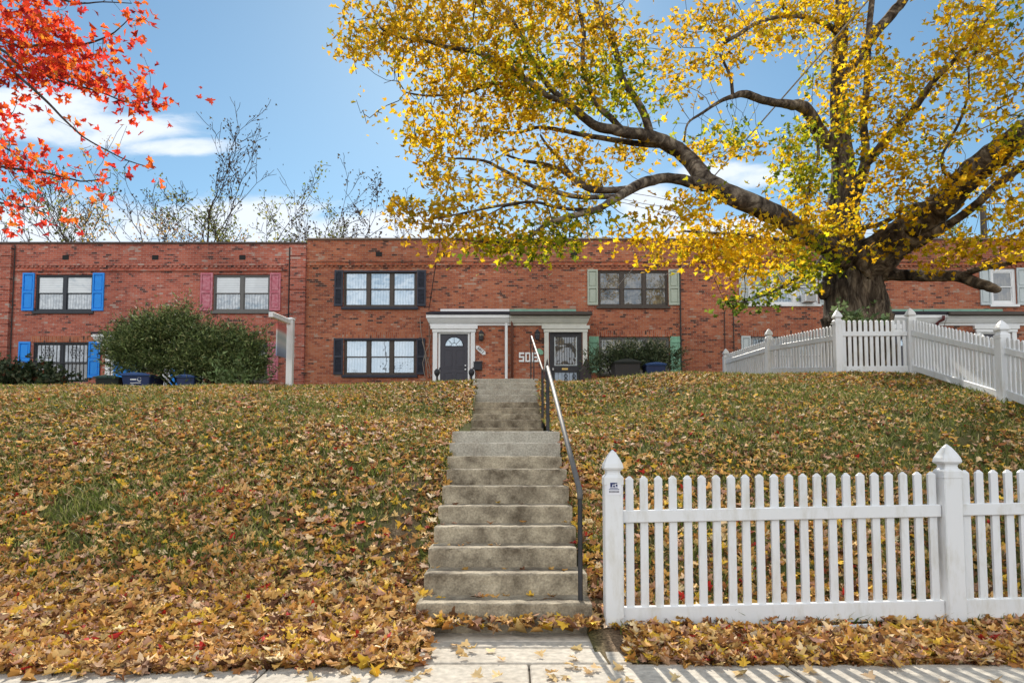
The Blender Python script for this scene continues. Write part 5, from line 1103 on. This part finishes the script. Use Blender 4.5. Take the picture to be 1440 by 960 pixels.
         (560, -30, 70, 30, 12.2, 'o', .5), (680, -40, 80, 40, 12.6, 'y', .5), (800, -50, 80, 40, 13.2, 'y', .5), (930, -60, 80, 50, 13.8, 'o', .45), (1070, -70, 90, 60, 14.6, 'y', .45), (1200, -90, 100, 70, 15, 'y', .45), (1330, -70, 90, 60, 13.6, 'y', .45), (1450, -60, 80, 60, 12.2, 'y', .45), (1520, 60, 70, 80, 10.8, 'y', .5), (1530, 210, 70, 60, 10.6, 'y', .5), (1500, 320, 50, 40, 11.2, 'y', .5), (1130, -180, 120, 60, 15.2, 'y', .4)]
    att = []; ak = []; kinds = 'yogdb'
    for (px, py, rx, ry, d, kd, den) in B:
        if px < 900 and kd == 'y' and random.random() < .6: kd = 'o'
        if px > 1150: den *= .66; kd = 'y' if (kd == 'o' and random.random() < .75) else kd
        n = max(4, int(math.pi * rx * ry * den / 80))
        for _ in range(n):
            a = random.uniform(0, 2 * math.pi); q = math.sqrt(random.random()) * 1.08
            dd = d + random.gauss(0, .45) * (1 if rx > 25 else .5)
            att.append(W(px + rx * q * math.cos(a), py + ry * q * math.sin(a), SH(px, py, dd))); ak.append(kinds.index(kd))
    # a second, deeper layer so that the crown is full from other places too
    A = np.array([tuple(p) for p in att]); AK = np.array(ak)
    N, par = colonize([tuple(p) for p in seeds], A, step=.20, kill=.26, infl=3.0, iters=60)
    ns = len(seeds); rad = np.full(len(N), .0055); 
    acc = np.zeros(len(N)); haschild = np.zeros(len(N), bool)
    for i in range(len(N) - 1, ns - 1, -1):
        acc[i] = max(acc[i], .0045 ** 2.2); haschild[par[i]] = True; acc[par[i]] += acc[i]
    rad = np.clip(acc, 1e-9, None) ** (1 / 2.2); rad[ns:] = np.clip(rad[ns:], .0045, .05); rad[:ns] = np.array(srad)
    mb = MB(); 
    for i in range(ns, len(N)):
        p = par[i]; rp = rad[i] if p < ns else min(rad[p], rad[i] * 1.5)
        mb.tube([Vector(N[p]), Vector(N[i])], [rp, rad[i]], n=4 if rad[i] > .008 else 3, cap=False)
    mb.build('branch', M['bark_limb'], tree)
    # leaves around each attractor and along the thinnest twigs
    nodes = np.arange(ns, len(N)); thin = nodes[rad[nodes] < .011]
    AA = A
    per = rng.poisson(4.4, len(AA)) + 1; per = np.where(AK == 4, rng.poisson(1.8, len(AA)), per)
    idx = np.repeat(np.arange(len(AA)), per); P = AA[idx] + rng.normal(size=(len(idx), 3)) * np.array([.12, .12, .09]); K = AK[idx]
    # twig leaves take the kind of the nearest attractor
    th = thin[rng.random(len(thin)) < .55]
    kk = []
    for s in range(0, len(th), 1500):
        D = np.linalg.norm(N[th[s:s + 1500], None, :] - A[None], axis=2); kk.append(AK[D.argmin(1)])
    kk = np.concatenate(kk)
    P = np.vstack([P, N[th] + rng.normal(size=(len(th), 3)) * .05]); K = np.concatenate([K, kk])
    cols = np.zeros((len(P), 3))
    for q, pal in enumerate((LEAF_Y, LEAF_O, LEAF_G, LEAF_D, LEAF_O)):
        m = K == q; cols[m] = pick(pal, m.sum(), .22)
    nr = rand_dirs(len(P), .75); Rm = rot_from(nr, rng.random(len(P)) * 6.283)
    size = (.070 + rng.random(len(P)) * .050) * np.interp(P[:, 1], [8, 9, 12], [.8, .82, 1.05]); size = np.where(K == 4, size * .75, size)
    print('maple leaves', len(P), 'nodes', len(N))
    fo = scatter('foliage', P, Rm, size, cols, HALF_MID, M['leaf_attr'], tree, fold=.3, droop=.4)
    return tree
maple()

# red maple, its trunk just outside the frame on the left
def red_maple():
    t = thing('maple_tree', (-7.6, 7.4, 1.2), 'young maple with scarlet and orange leaves reaching in from the upper left', 'tree')
    T = []
    def limb(pts): T.append(([W(a, b, d) for a, b, d, r in pts], [r / 2 * d / FOC for a, b, d, r in pts]))
    tp = Vector((-7.6, 7.4, 1.0))
    T.append(([tp, tp + Vector((.05, 0, 1.6)), tp + Vector((.12, -.05, 3.2)), tp + Vector((.1, -.1, 5)), tp + Vector((.2, -.1, 6.8)), tp + Vector((.2, 0, 8.4))], [.17, .14, .12, .09, .06, .02]))
    def start(z): return tp + Vector((.1, -.05, z - 1))
    def limb_from(z, pts):
        P = [W(a, b, d) for a, b, d, r in pts]; r = [r / 2 * d / FOC for a, b, d, r in pts]
        T.append(([start(z)] + P, [.04] + r))
    limb_from(4.2, [(-60, 40, 6.9, 6), (0, 56, 6.6, 5), (31, 66, 6.5, 4.5), (62, 63, 6.4, 4), (94, 62, 6.3, 3.5), (121, 62, 6.2, 3), (154, 50, 6.1, 2), (171, 37, 6.1, 1.5), (181, 27, 6.0, 1.2)])
    limb_from(3.9, [(-70, 50, 6.6, 5), (0, 69, 6.2, 4), (21, 88, 6.1, 4), (42, 98, 6.1, 3.5), (69, 108, 6, 3), (94, 117, 6, 2.8), (125, 125, 6, 2.4), (150, 133, 5.9, 2), (177, 144, 5.9, 1.6), (208, 146, 5.9, 1.2)])
    limb_from(3.5, [(-60, 60, 6.2, 5), (0, 81, 5.9, 4), (21, 103, 5.9, 4), (42, 121, 5.8, 4), (69, 146, 5.8, 3.6), (87, 165, 5.8, 3.2), (104, 181, 5.7, 2.6), (119, 194, 5.7, 2.2), (151, 212, 5.7, 2), (180, 226, 5.7, 1.6), (216, 237, 5.7, 1.2)])
    limb_from(3.2, [(-60, 215, 6.6, 5), (0, 234, 6.4, 3.5), (54, 241, 6.3, 3), (101, 252, 6.2, 2.4), (119, 255, 6.2, 2), (155, 250, 6.2, 1.2)])
    limb_from(3.0, [(-60, 270, 6.8, 5), (0, 285, 6.6, 3), (40, 292, 6.5, 2), (65, 300, 6.5, 1.4)])
    limb_from(5.0, [(-60, -30, 6.9, 5), (0, -20, 6.6, 4), (60, -10, 6.4, 3.4), (88, 0, 6.3, 3), (117, 5, 6.2, 2.4), (144, 3, 6.2, 1.8), (185, 5, 6.1, 1.2)])
    limb_from(3.8, [(-60, 190, 7.4, 5), (0, 205, 7.2, 3), (25, 220, 7.1, 2)])
    limb_from(6.2, [(-60, -100, 6.9, 5), (60, -110, 6.5, 3), (160, -90, 6.2, 2)])
    mb = MB(); seeds = []; srad = []
    for P, Rr in T:
        P2, R2 = catmull(P, Rr, 3); mb.tube(P2, R2, n=8)
        a, b = resample(P2, R2, .12); seeds += a[8:]; srad += b[8:]
    B = [(20, 18, 40, 22, 6.6, 1.2), (62, 28, 40, 24, 6.4, 1.2), (18, 50, 30, 20, 6.5, 1), (70, 55, 40, 22, 6.3, 1.1), (112, 66, 36, 16, 6.2, .8), (60, 90, 50, 22, 6.1, 1.3), (100, 96, 40, 22, 6.1, 1.3), (20, 105, 30, 22, 6, 1.2), (150, 98, 26, 20, 6, .9), (130, 122, 40, 16, 6, 1), (178, 128, 34, 16, 5.9, 1), (213, 145, 24, 10, 5.9, 1), (72, 132, 16, 8, 5.9, .8), (50, 145, 18, 8, 5.9, .6), (176, 164, 9, 6, 5.9, .8),
         (155, 62, 14, 12, 6.1, .5), (195, 58, 8, 8, 6.1, .4), (206, 99, 14, 6, 6, .9), (186, 26, 9, 12, 6, .5), (203, 20, 8, 6, 6, .6), (120, 8, 26, 8, 6.2, .6), (10, 165, 14, 16, 6, 1), (12, 190, 16, 16, 6.3, 1.1), (22, 222, 26, 16, 6.4, 1.1), (70, 216, 20, 8, 6.3, .9), (108, 183, 9, 6, 5.7, .8), (165, 220, 22, 8, 5.7, .8), (214, 238, 18, 7, 5.7, 1), (148, 243, 18, 8, 6.2, .9), (92, 250, 30, 9, 6.2, 1), (38, 246, 30, 12, 6.3, 1.1), (12, 286, 20, 16, 6.5, 1.1), (42, 286, 18, 6, 6.5, .8), (6, 312, 10, 12, 6.6, .8), (104, 315, 12, 4, 6.3, .9), (65, 303, 6, 4, 6.4, .8), (138, 276, 12, 8, 6.2, .7),
         (-60, 30, 50, 60, 6.7, .5), (-60, 180, 50, 60, 6.7, .5), (40, -50, 80, 30, 6.5, .5), (150, -60, 60, 20, 6.2, .4)]
    att = []
    for (px, py, rx, ry, d, den) in B:
        for _ in range(max(2, int(math.pi * rx * ry * den / 150))):
            a = random.uniform(0, 2 * math.pi); q = math.sqrt(random.random()); att.append(tuple(W(px + rx * q * math.cos(a), py + ry * q * math.sin(a), d + random.gauss(0, .22))))
    A = np.array(att); N, par = colonize([tuple(p) for p in seeds], A, step=.09, kill=.10, infl=1.6, iters=50); ns = len(seeds)
    acc = np.zeros(len(N))
    for i in range(len(N) - 1, ns - 1, -1): acc[i] = max(acc[i], .0018 ** 2.2); acc[par[i]] += acc[i]
    rad = np.clip(acc, 1e-12, None) ** (1 / 2.2); rad = np.clip(rad, .0018, .012); rad[:ns] = srad
    tw = mb
    for i in range(ns, len(N)): tw.tube([Vector(N[par[i]]), Vector(N[i])], [min(rad[par[i]], rad[i] * 1.4), rad[i]], n=3, cap=False)
    tw.build('trunk', M['bark_dark'], t, smooth=True)
    idx = np.repeat(np.arange(len(A)), rng.poisson(5.0, len(A)) + 1); P = A[idx] + rng.normal(size=(len(idx), 3)) * .062
    PAL = [(.74, .07, .03, 5), (.78, .13, .025, 4), (.82, .21, .03, 2.5), (.55, .04, .03, 2.5), (.38, .035, .035, 1.5), (.85, .34, .04, .7)]
    cols = pick(PAL, len(P), .2); nr = rand_dirs(len(P), .35); Rm = rot_from(nr, rng.random(len(P)) * 6.283)
    scatter('foliage', P, Rm, (.040 + rng.random(len(P)) * .038), cols, HALF_FINE, M['leaf_attr'], t, fold=.3, droop=.4)
    print('red leaves', len(P))
    # loose leaves in the air beside it
    for (px, py, s, lab) in ((282, 123, .035, 'smallest dark leaf drifting in the sky right of the red maple'), (280, 137, .06, 'small star-shaped red leaf drifting in the sky'), (296, 142, .085, 'rounded reddish leaf drifting in the sky, the rightmost of three')):
        p = np.array([tuple(W(px, py, 6.2))])
        o = scatter('falling_leaf', p * 0, rot_from(np.array([[.3, -.8, .3]]), np.array([random.uniform(0, 6)])), np.array([s]), pick([(.42, .06, .04, 1)], 1), HALF_FINE, M['leaf_attr'], fold=.4, droop=.5)
        o.location = p[0]; tag(o, lab, 'leaf', 'leaves drifting in the sky')
red_maple()

# bare background trees
def bg_tree(px, pyt, d, lean, label, leafcol, nleaf, seed, spread=.5, lw=.12):
    rr = random.Random(seed); top = W(px, pyt, d); base = Vector((top.x - lean, d, 2.5)); hgt = top.z - base.z
    t = thing('bare_tree', tuple(base), label, 'tree', 'thin autumn trees behind the houses')
    mb = MB(); tips = []
    def grow(p, dirv, L, r, lev):
        n = 5; pts = [p]; rads = [r]; q = p; dv = dirv.normalized()
        for k in range(n):
            dv = (dv + Vector((rr.gauss(0, .17), rr.gauss(0, .17), rr.gauss(.04, .12)))).normalized(); q = q + dv * L / n; pts.append(q); rads.append(r * (1 - .75 * (k + 1) / n))
            if lev < 3 and k >= (0 if lev else 2):
                for _ in range(2 if lev < 2 else 1):
                    if rr.random() < .85:
                        a = rr.uniform(0, 6.283); side = Vector((math.cos(a), math.sin(a), 0)); nd = (dv * 1.0 + side * rr.uniform(.5, .95) * (spread * 2) + Vector((0, 0, .15))).normalized()
                        grow(q, nd, L * rr.uniform(.26, .46), rads[-1] * .62, lev + 1)
        if lev >= 1: tips.extend(pts[2:])
        mb.tube(pts, [max(x, .012) for x in rads], n=5 if lev < 2 else 3, cap=False)
    grow(base, Vector((lean, 0, hgt)), hgt * .80, .15, 0)
    mb.build('trunk', M['bark_dark'], t)
    if nleaf:
        P = np.array([tuple(p) for p in tips]); P = P[rng.integers(0, len(P), nleaf)] + rng.normal(size=(nleaf, 3)) * .16
        scatter('foliage', P, rot_from(rand_dirs(nleaf, .2), rng.random(nleaf) * 6.28), lw * (.7 + rng.random(nleaf) * .7), pick(leafcol, nleaf, .25), HALF_LOW, M['leaf_attr'], t)
    return t
DK = [(.05, .04, .03, 2), (.09, .07, .04, 1)]; GN = [(.16, .19, .05, 3), (.28, .26, .07, 2), (.10, .11, .04, 2)]; YL = [(.55, .33, .08, 3), (.5, .4, .1, 1), (.4, .2, .08, 1)]
BT = [(55, 285, 34, -1.2, 'leaning bare tree behind the roof at the far left under the scarlet branches', DK, 260, 1, .6), (120, 280, 36, -1.6, 'bare tree bent to the left behind the blue shuttered house', DK, 330, 2, .55), (155, 285, 33, -.5, 'short bare tree with golden lower leaves above the blue shuttered house', YL, 550, 3, .5),
      (228, 205, 36, -1.0, 'tallest slender bare tree rising above the roof between blue and raspberry shutters', DK, 420, 4, .35), (255, 262, 34, .3, 'bare forked tree just right of the tallest one', GN, 420, 5, .5), (315, 290, 35, -.5, 'thin tree with sparse green leaves above the raspberry shuttered house', GN, 750, 6, .5),
      (365, 298, 34, .2, 'low green-leaved tree left of the roof step', GN, 750, 7, .6), (455, 292, 36, .2, 'dark bare tree above the roof step near the banded pier', DK, 700, 8, .5), (487, 298, 38, .3, 'wide bare tree above the charcoal shuttered window', DK, 260, 9, .55), (540, 296, 37, -.2, 'smaller bare tree beside the left tip of the big maple crown', DK, 480, 10, .5),
      (868, 300, 38, 0, 'orange leaved tree peeping over the roof behind the maple branches', YL, 900, 11, .7), (200, 300, 31, 0, 'low golden tree behind the parapet of the blue shuttered house', YL, 800, 12, .8), (1425, 262, 36, .4, 'green leaved tree behind the roof at the far right', GN, 1900, 13, .7), (1300, 318, 34, 0, 'low green tree over the roof behind the thick right limb', GN, 500, 14, .7)]
BT += [(25, 296, 35, -.4, 'thin dark tree at the far left edge just over the roof', DK, 500, 21, .6), (88, 300, 36, -.3, 'low bare tree between the two leftmost leaning trees', GN, 600, 22, .7), (180, 298, 38, .2, 'low yellowing tree left of the tallest bare tree', YL, 900, 23, .7),
       (285, 298, 37, -.2, 'green yellow tree over the upstairs raspberry shutters', GN, 1300, 24, .7), (340, 302, 39, 0, 'pale green tree over the right raspberry shutter', GN, 1300, 25, .7), (405, 302, 36, .1, 'low thin tree right above the banded brick pier', GN, 900, 26, .7), (515, 304, 35, .1, 'low dark tree between the charcoal window and the maple crown', DK, 900, 27, .7), (575, 306, 38, 0, 'low bare tree just under the left edge of the maple crown', DK, 500, 28, .6)]
for a in BT: bg_tree(a[0], a[1], a[2], a[3], a[4], a[5], a[6], a[7], spread=a[8])

# ---------------------------------------------------------------- shrubs
def shrub(name, label, clumps, n, pal, half, size, depth, base, flat=.6):
    t = thing(name, base, label, 'shrub')
    mb = MB(); b = Vector(base)
    for (px, py, rx, ry) in clumps:
        c = W(px, py, depth); mb.tube([b, (b + c) / 2 + Vector((random.gauss(0, .1), 0, 0)), c], [.05, .03, .012], n=5)
    mb.build('stem', M['bark_dark'], t)
    big = list(clumps); clumps = []
    for (px, py, rx, ry) in big:
        for _ in range(7 if rx > 18 else 3):
            a = random.uniform(0, 6.283); q = math.sqrt(random.random()) * .85; f_ = random.uniform(.28, .5)
            clumps.append((px + rx * q * math.cos(a), py + ry * q * math.sin(a), max(5, rx * f_), max(3.5, ry * f_ * .9)))
        clumps.append((px, py, rx * .75, ry * .75))
    tot = sum(c[2] * c[3] for c in clumps); Pp = []; NN = []
    for (px, py, rx, ry) in clumps:
        c = np.array(W(px, py, depth + random.uniform(-.5, .2))); sx = rx * depth / FOC; sz = ry * depth / FOC; k = int(n * rx * ry / tot)
        # sprays: each spray is a short fan of leaves pointing out of the clump
        ks = k // 14; v = rng.normal(size=(ks, 3)); v /= np.linalg.norm(v, axis=1, keepdims=True); v[:, 1] = -np.abs(v[:, 1]) * np.where(rng.random(ks) < .7, 1, -1)
        rr = (.45 + .62 * rng.random(ks) ** .7)[:, None]
        base_p = c + v * rr * np.array([sx, min(sx, 1.1), sz]); out_d = v * np.array([1, 1, .8]) + np.array([0, 0, .45])
        out_d /= np.linalg.norm(out_d, axis=1, keepdims=True)
        L = size * (2.5 + rng.random(ks) * 4.0)
        tt = rng.random((ks, 14))
        q = base_p[:, None, :] + out_d[:, None, :] * (L[:, None] * tt)[:, :, None] + rng.normal(size=(ks, 14, 3)) * size * .42
        Pp.append(q.reshape(-1, 3)); dd = (out_d[:, None, :] + rng.normal(size=(ks, 14, 3)) * .55).reshape(-1, 3); NN.append(dd)
    P = np.vstack(Pp); D = np.vstack(NN); D /= np.linalg.norm(D, axis=1, keepdims=True)
    r = rng.normal(size=P.shape); Z = np.cross(D, r); Z /= np.linalg.norm(Z, axis=1, keepdims=True); X = np.cross(D, Z)
    Rm = np.stack([X, D, Z], axis=2)
    P = P[:]; P[:, 2] = np.maximum(P[:, 2], 2.56)
    scatter('foliage', P, Rm, size * (.6 + .8 * rng.random(len(P))), pick(pal, len(P), .3), half, M['needle'], t, fold=.2, droop=.2)
YEW = [(.06, .09, .03, 3), (.12, .16, .05, 3), (.20, .25, .08, 2.5), (.32, .34, .14, 1.2)]
DKG = [(.05, .07, .03, 4), (.09, .12, .05, 3), (.17, .19, .09, 1)]
shrub('yew_shrub', 'large spreading dark green yew in front of the raspberry shuttered house', [(198, 492, 34, 24), (232, 476, 34, 24), (262, 462, 22, 16), (182, 508, 20, 20), (290, 488, 36, 18), (328, 490, 28, 14), (350, 506, 20, 18), (300, 514, 52, 18), (240, 510, 56, 18), (215, 470, 22, 12), (355, 486, 9, 7), (362, 520, 12, 11), (178, 482, 9, 9), (325, 528, 36, 8), (262, 444, 9, 8), (246, 450, 8, 6), (298, 466, 10, 6), (350, 474, 8, 6), (368, 490, 6, 5), (178, 466, 10, 5), (205, 456, 10, 6), (326, 473, 9, 5), (372, 505, 6, 6)], 56000, YEW, [(0, 0), (.13, .35), (0, 1)], .105, 18.9, (-8.9, 19, 2.5))
shrub('yew_shrub', 'low pale green juniper sprays spilling in front of the big yew', [(335, 530, 16, 6), (312, 534, 16, 4)], 500, [(.12, .17, .06, 1), (.18, .24, .09, 1)], [(0, 0), (.2, .35), (0, 1)], .13, 17.6, (-7.2, 17.6, 2.5))
shrub('broadleaf_shrub', 'low dark broadleaf shrub at the far left below the blue shuttered window', [(12, 536, 26, 10), (42, 533, 20, 9), (66, 538, 18, 8), (-30, 534, 40, 12), (84, 542, 8, 4)], 6500, [(.03, .05, .02, 4), (.07, .09, .04, 2), (.12, .13, .07, 1), (.16, .06, .03, .4)], HALF_LOW, .10, 17.0, (-12, 17, 2.5))
shrub('yew_shrub', 'dark feathery yew behind the bins under the green shuttered window', [(850, 508, 13, 10), (876, 502, 20, 8), (912, 502, 20, 8), (944, 506, 8, 14), (838, 517, 8, 7), (900, 512, 30, 8)], 9000, DKG, [(0, 0), (.13, .35), (0, 1)], .10, 20.3, (3.4, 20.3, 2.5))
ivy = shrub('ivy_plant', 'small ivy clump climbing the trunk base of the golden maple', [(1197, 446, 4, 5), (1204, 450, 4, 3)], 220, [(.09, .14, .05, 1), (.2, .28, .12, 1)], HALF_LOW, .09, 13.3, (6.55, 13.3, 2.8))

# ---------------------------------------------------------------- ground cover
TAN = [(.60, .34, .10, 6), (.66, .43, .17, 4), (.70, .44, .05, 3), (.50, .24, .06, 4), (.32, .14, .05, 3), (.54, .32, .20, 2.2), (.15, .07, .035, 2.5), (.74, .56, .34, 2), (.46, .035, .025, .5), (.48, .27, .17, 2)]
def terrain_normal(x, d):
    e = .05; gx = (H(x + e, d) - H(x - e, d)) / (2 * e); gy = (H(x, d + e) - H(x, d - e)) / (2 * e)
    n = np.stack([-gx, -gy, np.ones_like(gx)], 1); return n / np.linalg.norm(n, axis=1, keepdims=True)
def in_stairs(x, d):
    w = np.where(d < 5.1, .0, 0)
    xl = np.interp(d, [4.5, 4.8, 5.1, 7.5, 10, 12.7, 13], [-.60, -.68, -.63, -.62, -.62, -.66, -.66]); xr = np.interp(d, [4.5, 4.8, 5.1, 7.5, 10, 12.7, 13], [.58, .57, .54, .51, .44, .44, .44])
    return (x > xl) & (x < xr) & (d > 4.1)
def leaf_litter():
    n = 290000; d = 4.03 + 12.5 * rng.random(n) ** 1.15; x = (rng.random(n) * 2 - 1) * (.86 * d + .6)
    dens = np.where(x < 0, .50, .42) + .26 * field(x, d, 1.4) + .14 * field(x, d, 4.0, 1.0)
    near_edge = np.clip((5.5 - d) / .9, 0, 1) * (x < -.5); dens = dens + near_edge * 1.1
    dens += .30 * np.exp(-((x + .85) / .22) ** 2) * (d > 7.5) + .35 * np.exp(-((x - .72) / .16) ** 2)
    dens -= .25 * ((x < -1.2) & (d > 5.5) & (d < 7.5) & (field(x, d, 2.2, 2.0) > .1))
    dens *= np.where((x > 2.5) & (d > 6.5) & (d < 10.5), .62, 1)
    dens *= np.where(d > 10.5, 1.25, 1)
    s = soil_amount(x, d); dens *= (1 - .72 * s)
    strip = (d < 4.62) & (x > .75); dens = np.where(strip, 1.35 * np.clip((x - .72) / .35, .25, 1), dens)
    ragged = 4.13 + .04 * field(x * 3, x * 2, 2.0); dens = np.where(d < ragged, 0, dens)
    dens = np.where((x > -.62) & (x < .7) & (d < 4.72), 0, dens)
    # area weight: uniform per square metre, tops out near the camera
    keep = rng.random(n) < np.clip(dens, 0, 1.5) * np.clip(.60 + .0 * d, 0, 1) / .95
    keep &= ~in_stairs(x, d); x = x[keep]; d = d[keep]
    near = (d < 5.2) & (x < -.5)
    # extra pile near the pavement, left
    m = 8200; xe = -.50 - 4.3 * rng.random(m); de = 4.06 + 1.05 * rng.random(m) ** 1.2 - np.clip((-xe - .8) * .055, 0, .2) - (rng.random(m) < .10) * .16 * rng.random(m) + .035 * field(xe * 3.1, xe, 2.0); ke = (rng.random(m) < np.where(de < 4.8, 1, .7)) & ((xe < -.61 + .05 * field(xe * 0 + 1, de * 6)) | (rng.random(m) < .22))
    m2 = 3800; xs = .8 + 4 * rng.random(m2); ds_ = 4.13 + .54 * rng.random(m2) - (rng.random(m2) < .05) * .15 * rng.random(m2)
    m3 = 150; x3 = -.7 + 1.3 * rng.random(m3); d3 = 4.66 + .10 * rng.random(m3)
    m4 = 500; s4 = np.where(rng.random(m4) < .5, 1, -1); d4 = 4.9 + 7.5 * rng.random(m4); x4 = np.where(s4 > 0, .58 + .22 * rng.random(m4), -.68 - .22 * rng.random(m4))
    m4b = (~((d4 < 7) & (s4 < 0) & (rng.random(m4) < .5)))
    X = np.concatenate([x, xe[ke], xs, x3, x4[m4b]]); D = np.concatenate([d, de[ke], ds_, d3, d4[m4b]])
    Z = np.maximum(H(X, D), np.where(D < 4.14, .002, -1)) + .008 + rng.random(len(X)) * .030
    pile = np.concatenate([np.zeros(len(x)), np.full(ke.sum(), 1.0), np.full(len(xs), 1.0), np.full(m3, 1.0), np.full(m4b.sum(), .5)]); Z += pile * rng.random(len(X)) * .045 * np.clip((D - 3.98) / .35, .1, 1)
    Z += ((X > -.62) & (X < .6) & (D > 4.6) & (D < 4.8)) * .02
    nrm = terrain_normal(X, D) + rng.normal(size=(len(X), 3)) * .30; nrm[:, 2] = np.abs(nrm[:, 2]) + .15
    size = (.050 + rng.random(len(X)) * .046); size *= np.where(rng.random(len(X)) < .25, .55, 1) * np.interp(D, [4, 6, 9, 13], [1.04, .96, .86, .82])
    cols = pick(TAN, len(X), .22)
    P = np.stack([X, D, Z], 1); Rm = rot_from(nrm, rng.random(len(X)) * 6.28)
    lo = D > 7.0
    print('litter', len(X))
    # one sheet: near leaves fine, far leaves simpler, joined as one object each side of the distance
    a = scatter('fallen_leaves', P[~lo], Rm[~lo], size[~lo], cols[~lo], HALF_FINE, M['litter'], fold=.35, droop=.95); tag(a, 'thick litter of dry tan and gold maple leaves on the near lawn', kind='stuff')
    b = scatter('fallen_leaves', P[lo], Rm[lo], size[lo], cols[lo], HALF_MID, M['litter'], fold=.35, droop=.9); tag(b, 'scattered dry maple leaves over the upper lawn', kind='stuff')
leaf_litter()

def grass():
    n = 230000; d = 4.15 + 11.5 * rng.random(n) ** 1.35; x = (rng.random(n) * 2 - 1) * (.84 * d + .4)
    g = .62 + .45 * field(x, d, 1.1, .7) + .2 * field(x, d, 3.7, 2.0); g = np.where((d > 11), g * .8, g)
    g *= (1 - .92 * soil_amount(x, d)); g = np.where((d < 4.75), .06, g); g = np.where((d < 5.1), g * .5, g)
    k = (rng.random(n) < g) & ~in_stairs(x, d) & ~((x > -.75) & (x < .72) & (d < 4.9)); x = x[k]; d = d[k]; n = len(x)
    z = H(x, d) - .004; tuft = .5 + .5 * np.clip(field(x, d, 5.0, .3) + .3, 0, 1)
    h = (.028 + .045 * rng.random(n)) * (.7 + .8 * tuft); w = .0028 + .0006 * d; a = rng.random(n) * 6.283; lean = rng.normal(size=(n, 2)) * .55 * h[:, None]
    bx = np.cos(a) * w; by = np.sin(a) * w
    V = np.zeros((n, 5, 3), dtype=np.float32)
    V[:, 0] = np.stack([x - bx, d - by, z], 1); V[:, 1] = np.stack([x + bx, d + by, z], 1)
    V[:, 2] = np.stack([x + bx * .8 + lean[:, 0] * .35, d + by * .8 + lean[:, 1] * .35, z + h * .6], 1); V[:, 4] = np.stack([x - bx * .8 + lean[:, 0] * .35, d - by * .8 + lean[:, 1] * .35, z + h * .6], 1)
    V[:, 3] = np.stack([x + lean[:, 0], d + lean[:, 1], z + h], 1)
    loops = (np.array([0, 1, 2, 4, 4, 2, 3])[None] + (np.arange(n) * 5)[:, None]).ravel(); cnt = np.tile([4, 3], n); st = np.concatenate([[0], np.cumsum(cnt)[:-1]])
    pal = [(.12, .155, .03, 4), (.18, .20, .045, 3), (.26, .25, .08, 3), (.38, .31, .14, 2), (.075, .10, .02, 2)]
    c = np.repeat(pick(pal, n, .25), 2, axis=0)
    o = np_mesh('grass', V.reshape(-1, 3), loops, st, cnt, M['grassblade'], c); tag(o, 'short green and straw grass growing between the fallen leaves', kind='stuff'); print('grass', n)
grass()

# single leaves on the concrete
def single(px, py, d, z, size, lab, grp, col=None):
    p = W(px, py, d); i = rng.integers(0, 3)
    o = scatter('fallen_leaf', np.zeros((1, 3)), rot_from(np.array([[rng.normal() * .25, rng.normal() * .25, 1]]), np.array([rng.random() * 6.28])), np.array([size]), pick(col or TAN[:8], 1, .15), HALF_FINE, M['litter'], fold=.35, droop=.7)
    o.location = (p.x, d, z + .012); tag(o, lab, 'leaf', grp)
def d_of(py, z): return (EYE - z) * FOC / (py - HZ)
RED = [(.42, .03, .03, 1)]; GOLD = [(.70, .46, .05, 1)]; PALE = [(.72, .52, .26, 3), (.62, .42, .18, 2), (.66, .5, .32, 1)]
for (px, py) in ((704, 922), (665, 910), (646, 912), (652, 920), (760, 917), (811, 907), (807, 921), (700, 947), (672, 947), (778, 947), (795, 946), (600, 938), (811, 932), (828, 938), (800, 930), (838, 934), (640, 905), (655, 903), (690, 911), (776, 942)):
    z = .006; single(px, py, d_of(py, z), z, .055 + .03 * rng.random(), 'pale dry leaf %s the walkway, %s' % ('at the left edge of' if px < 668 else ('in the middle of' if px < 740 else ('right of the middle of' if px < 800 else 'by the right joint of')), 'close to the bottom step' if py < 915 else ('half way out' if py < 934 else 'nearest the street')), 'dry leaves on the walkway slabs', PALE)
for (px, py) in ((885, 951), (862, 956), (870, 935), (1040, 943), (1222, 946), (1156, 955), (1138, 939), (575, 955), (500, 950), (1400, 952), (1330, 957), (950, 949), (1100, 948), (440, 953), (585, 947)):
    z = 0; single(px, py, d_of(py, z), z, .055 + .03 * rng.random(), 'tan leaf on the sidewalk %s' % ('left of the walkway' if px < 600 else ('just right of the walkway' if px < 900 else ('below the left half of the fence panel' if px < 1130 else 'near the right fence post'))), 'tan leaves on the sidewalk', PALE)
sp_ = [(848, 4.8, .195), (806, 5.106, .352), (770, 5.412, .502), (740, 5.718, .645), (711, 6.024, .79)]
LB = ['brown leaf lying on the tread of the bottom step', 'brown leaf lying on the tread of the second step', 'brown leaf lying on the tread of the third step', 'brown leaf lying on the tread of the fourth step', 'brown leaf lying on the tread of the fifth step']
for k, pxs in enumerate(((663, 672, 679, 697, 712, 745, 776, 780, 768, 690), (710, 795, 775, 612, 655, 735), (630, 648, 660, 690, 700, 806), (622, 640, 690, 735, 794), (640, 700, 733))):
    py, dd, z = sp_[k]
    for px in pxs:
        d = dd + (.16 + .12 * rng.random() if k == 0 else .13 + .12 * rng.random()); red = (k == 2 and px == 806)
        single(px, 800, d, z, .045 + .03 * rng.random(), 'crimson leaf at the right end of the third step' if red else LB[k] + (', left end' if px < 670 else (', middle' if px < 740 else ', right end')), 'leaves on the concrete steps', RED if red else None)
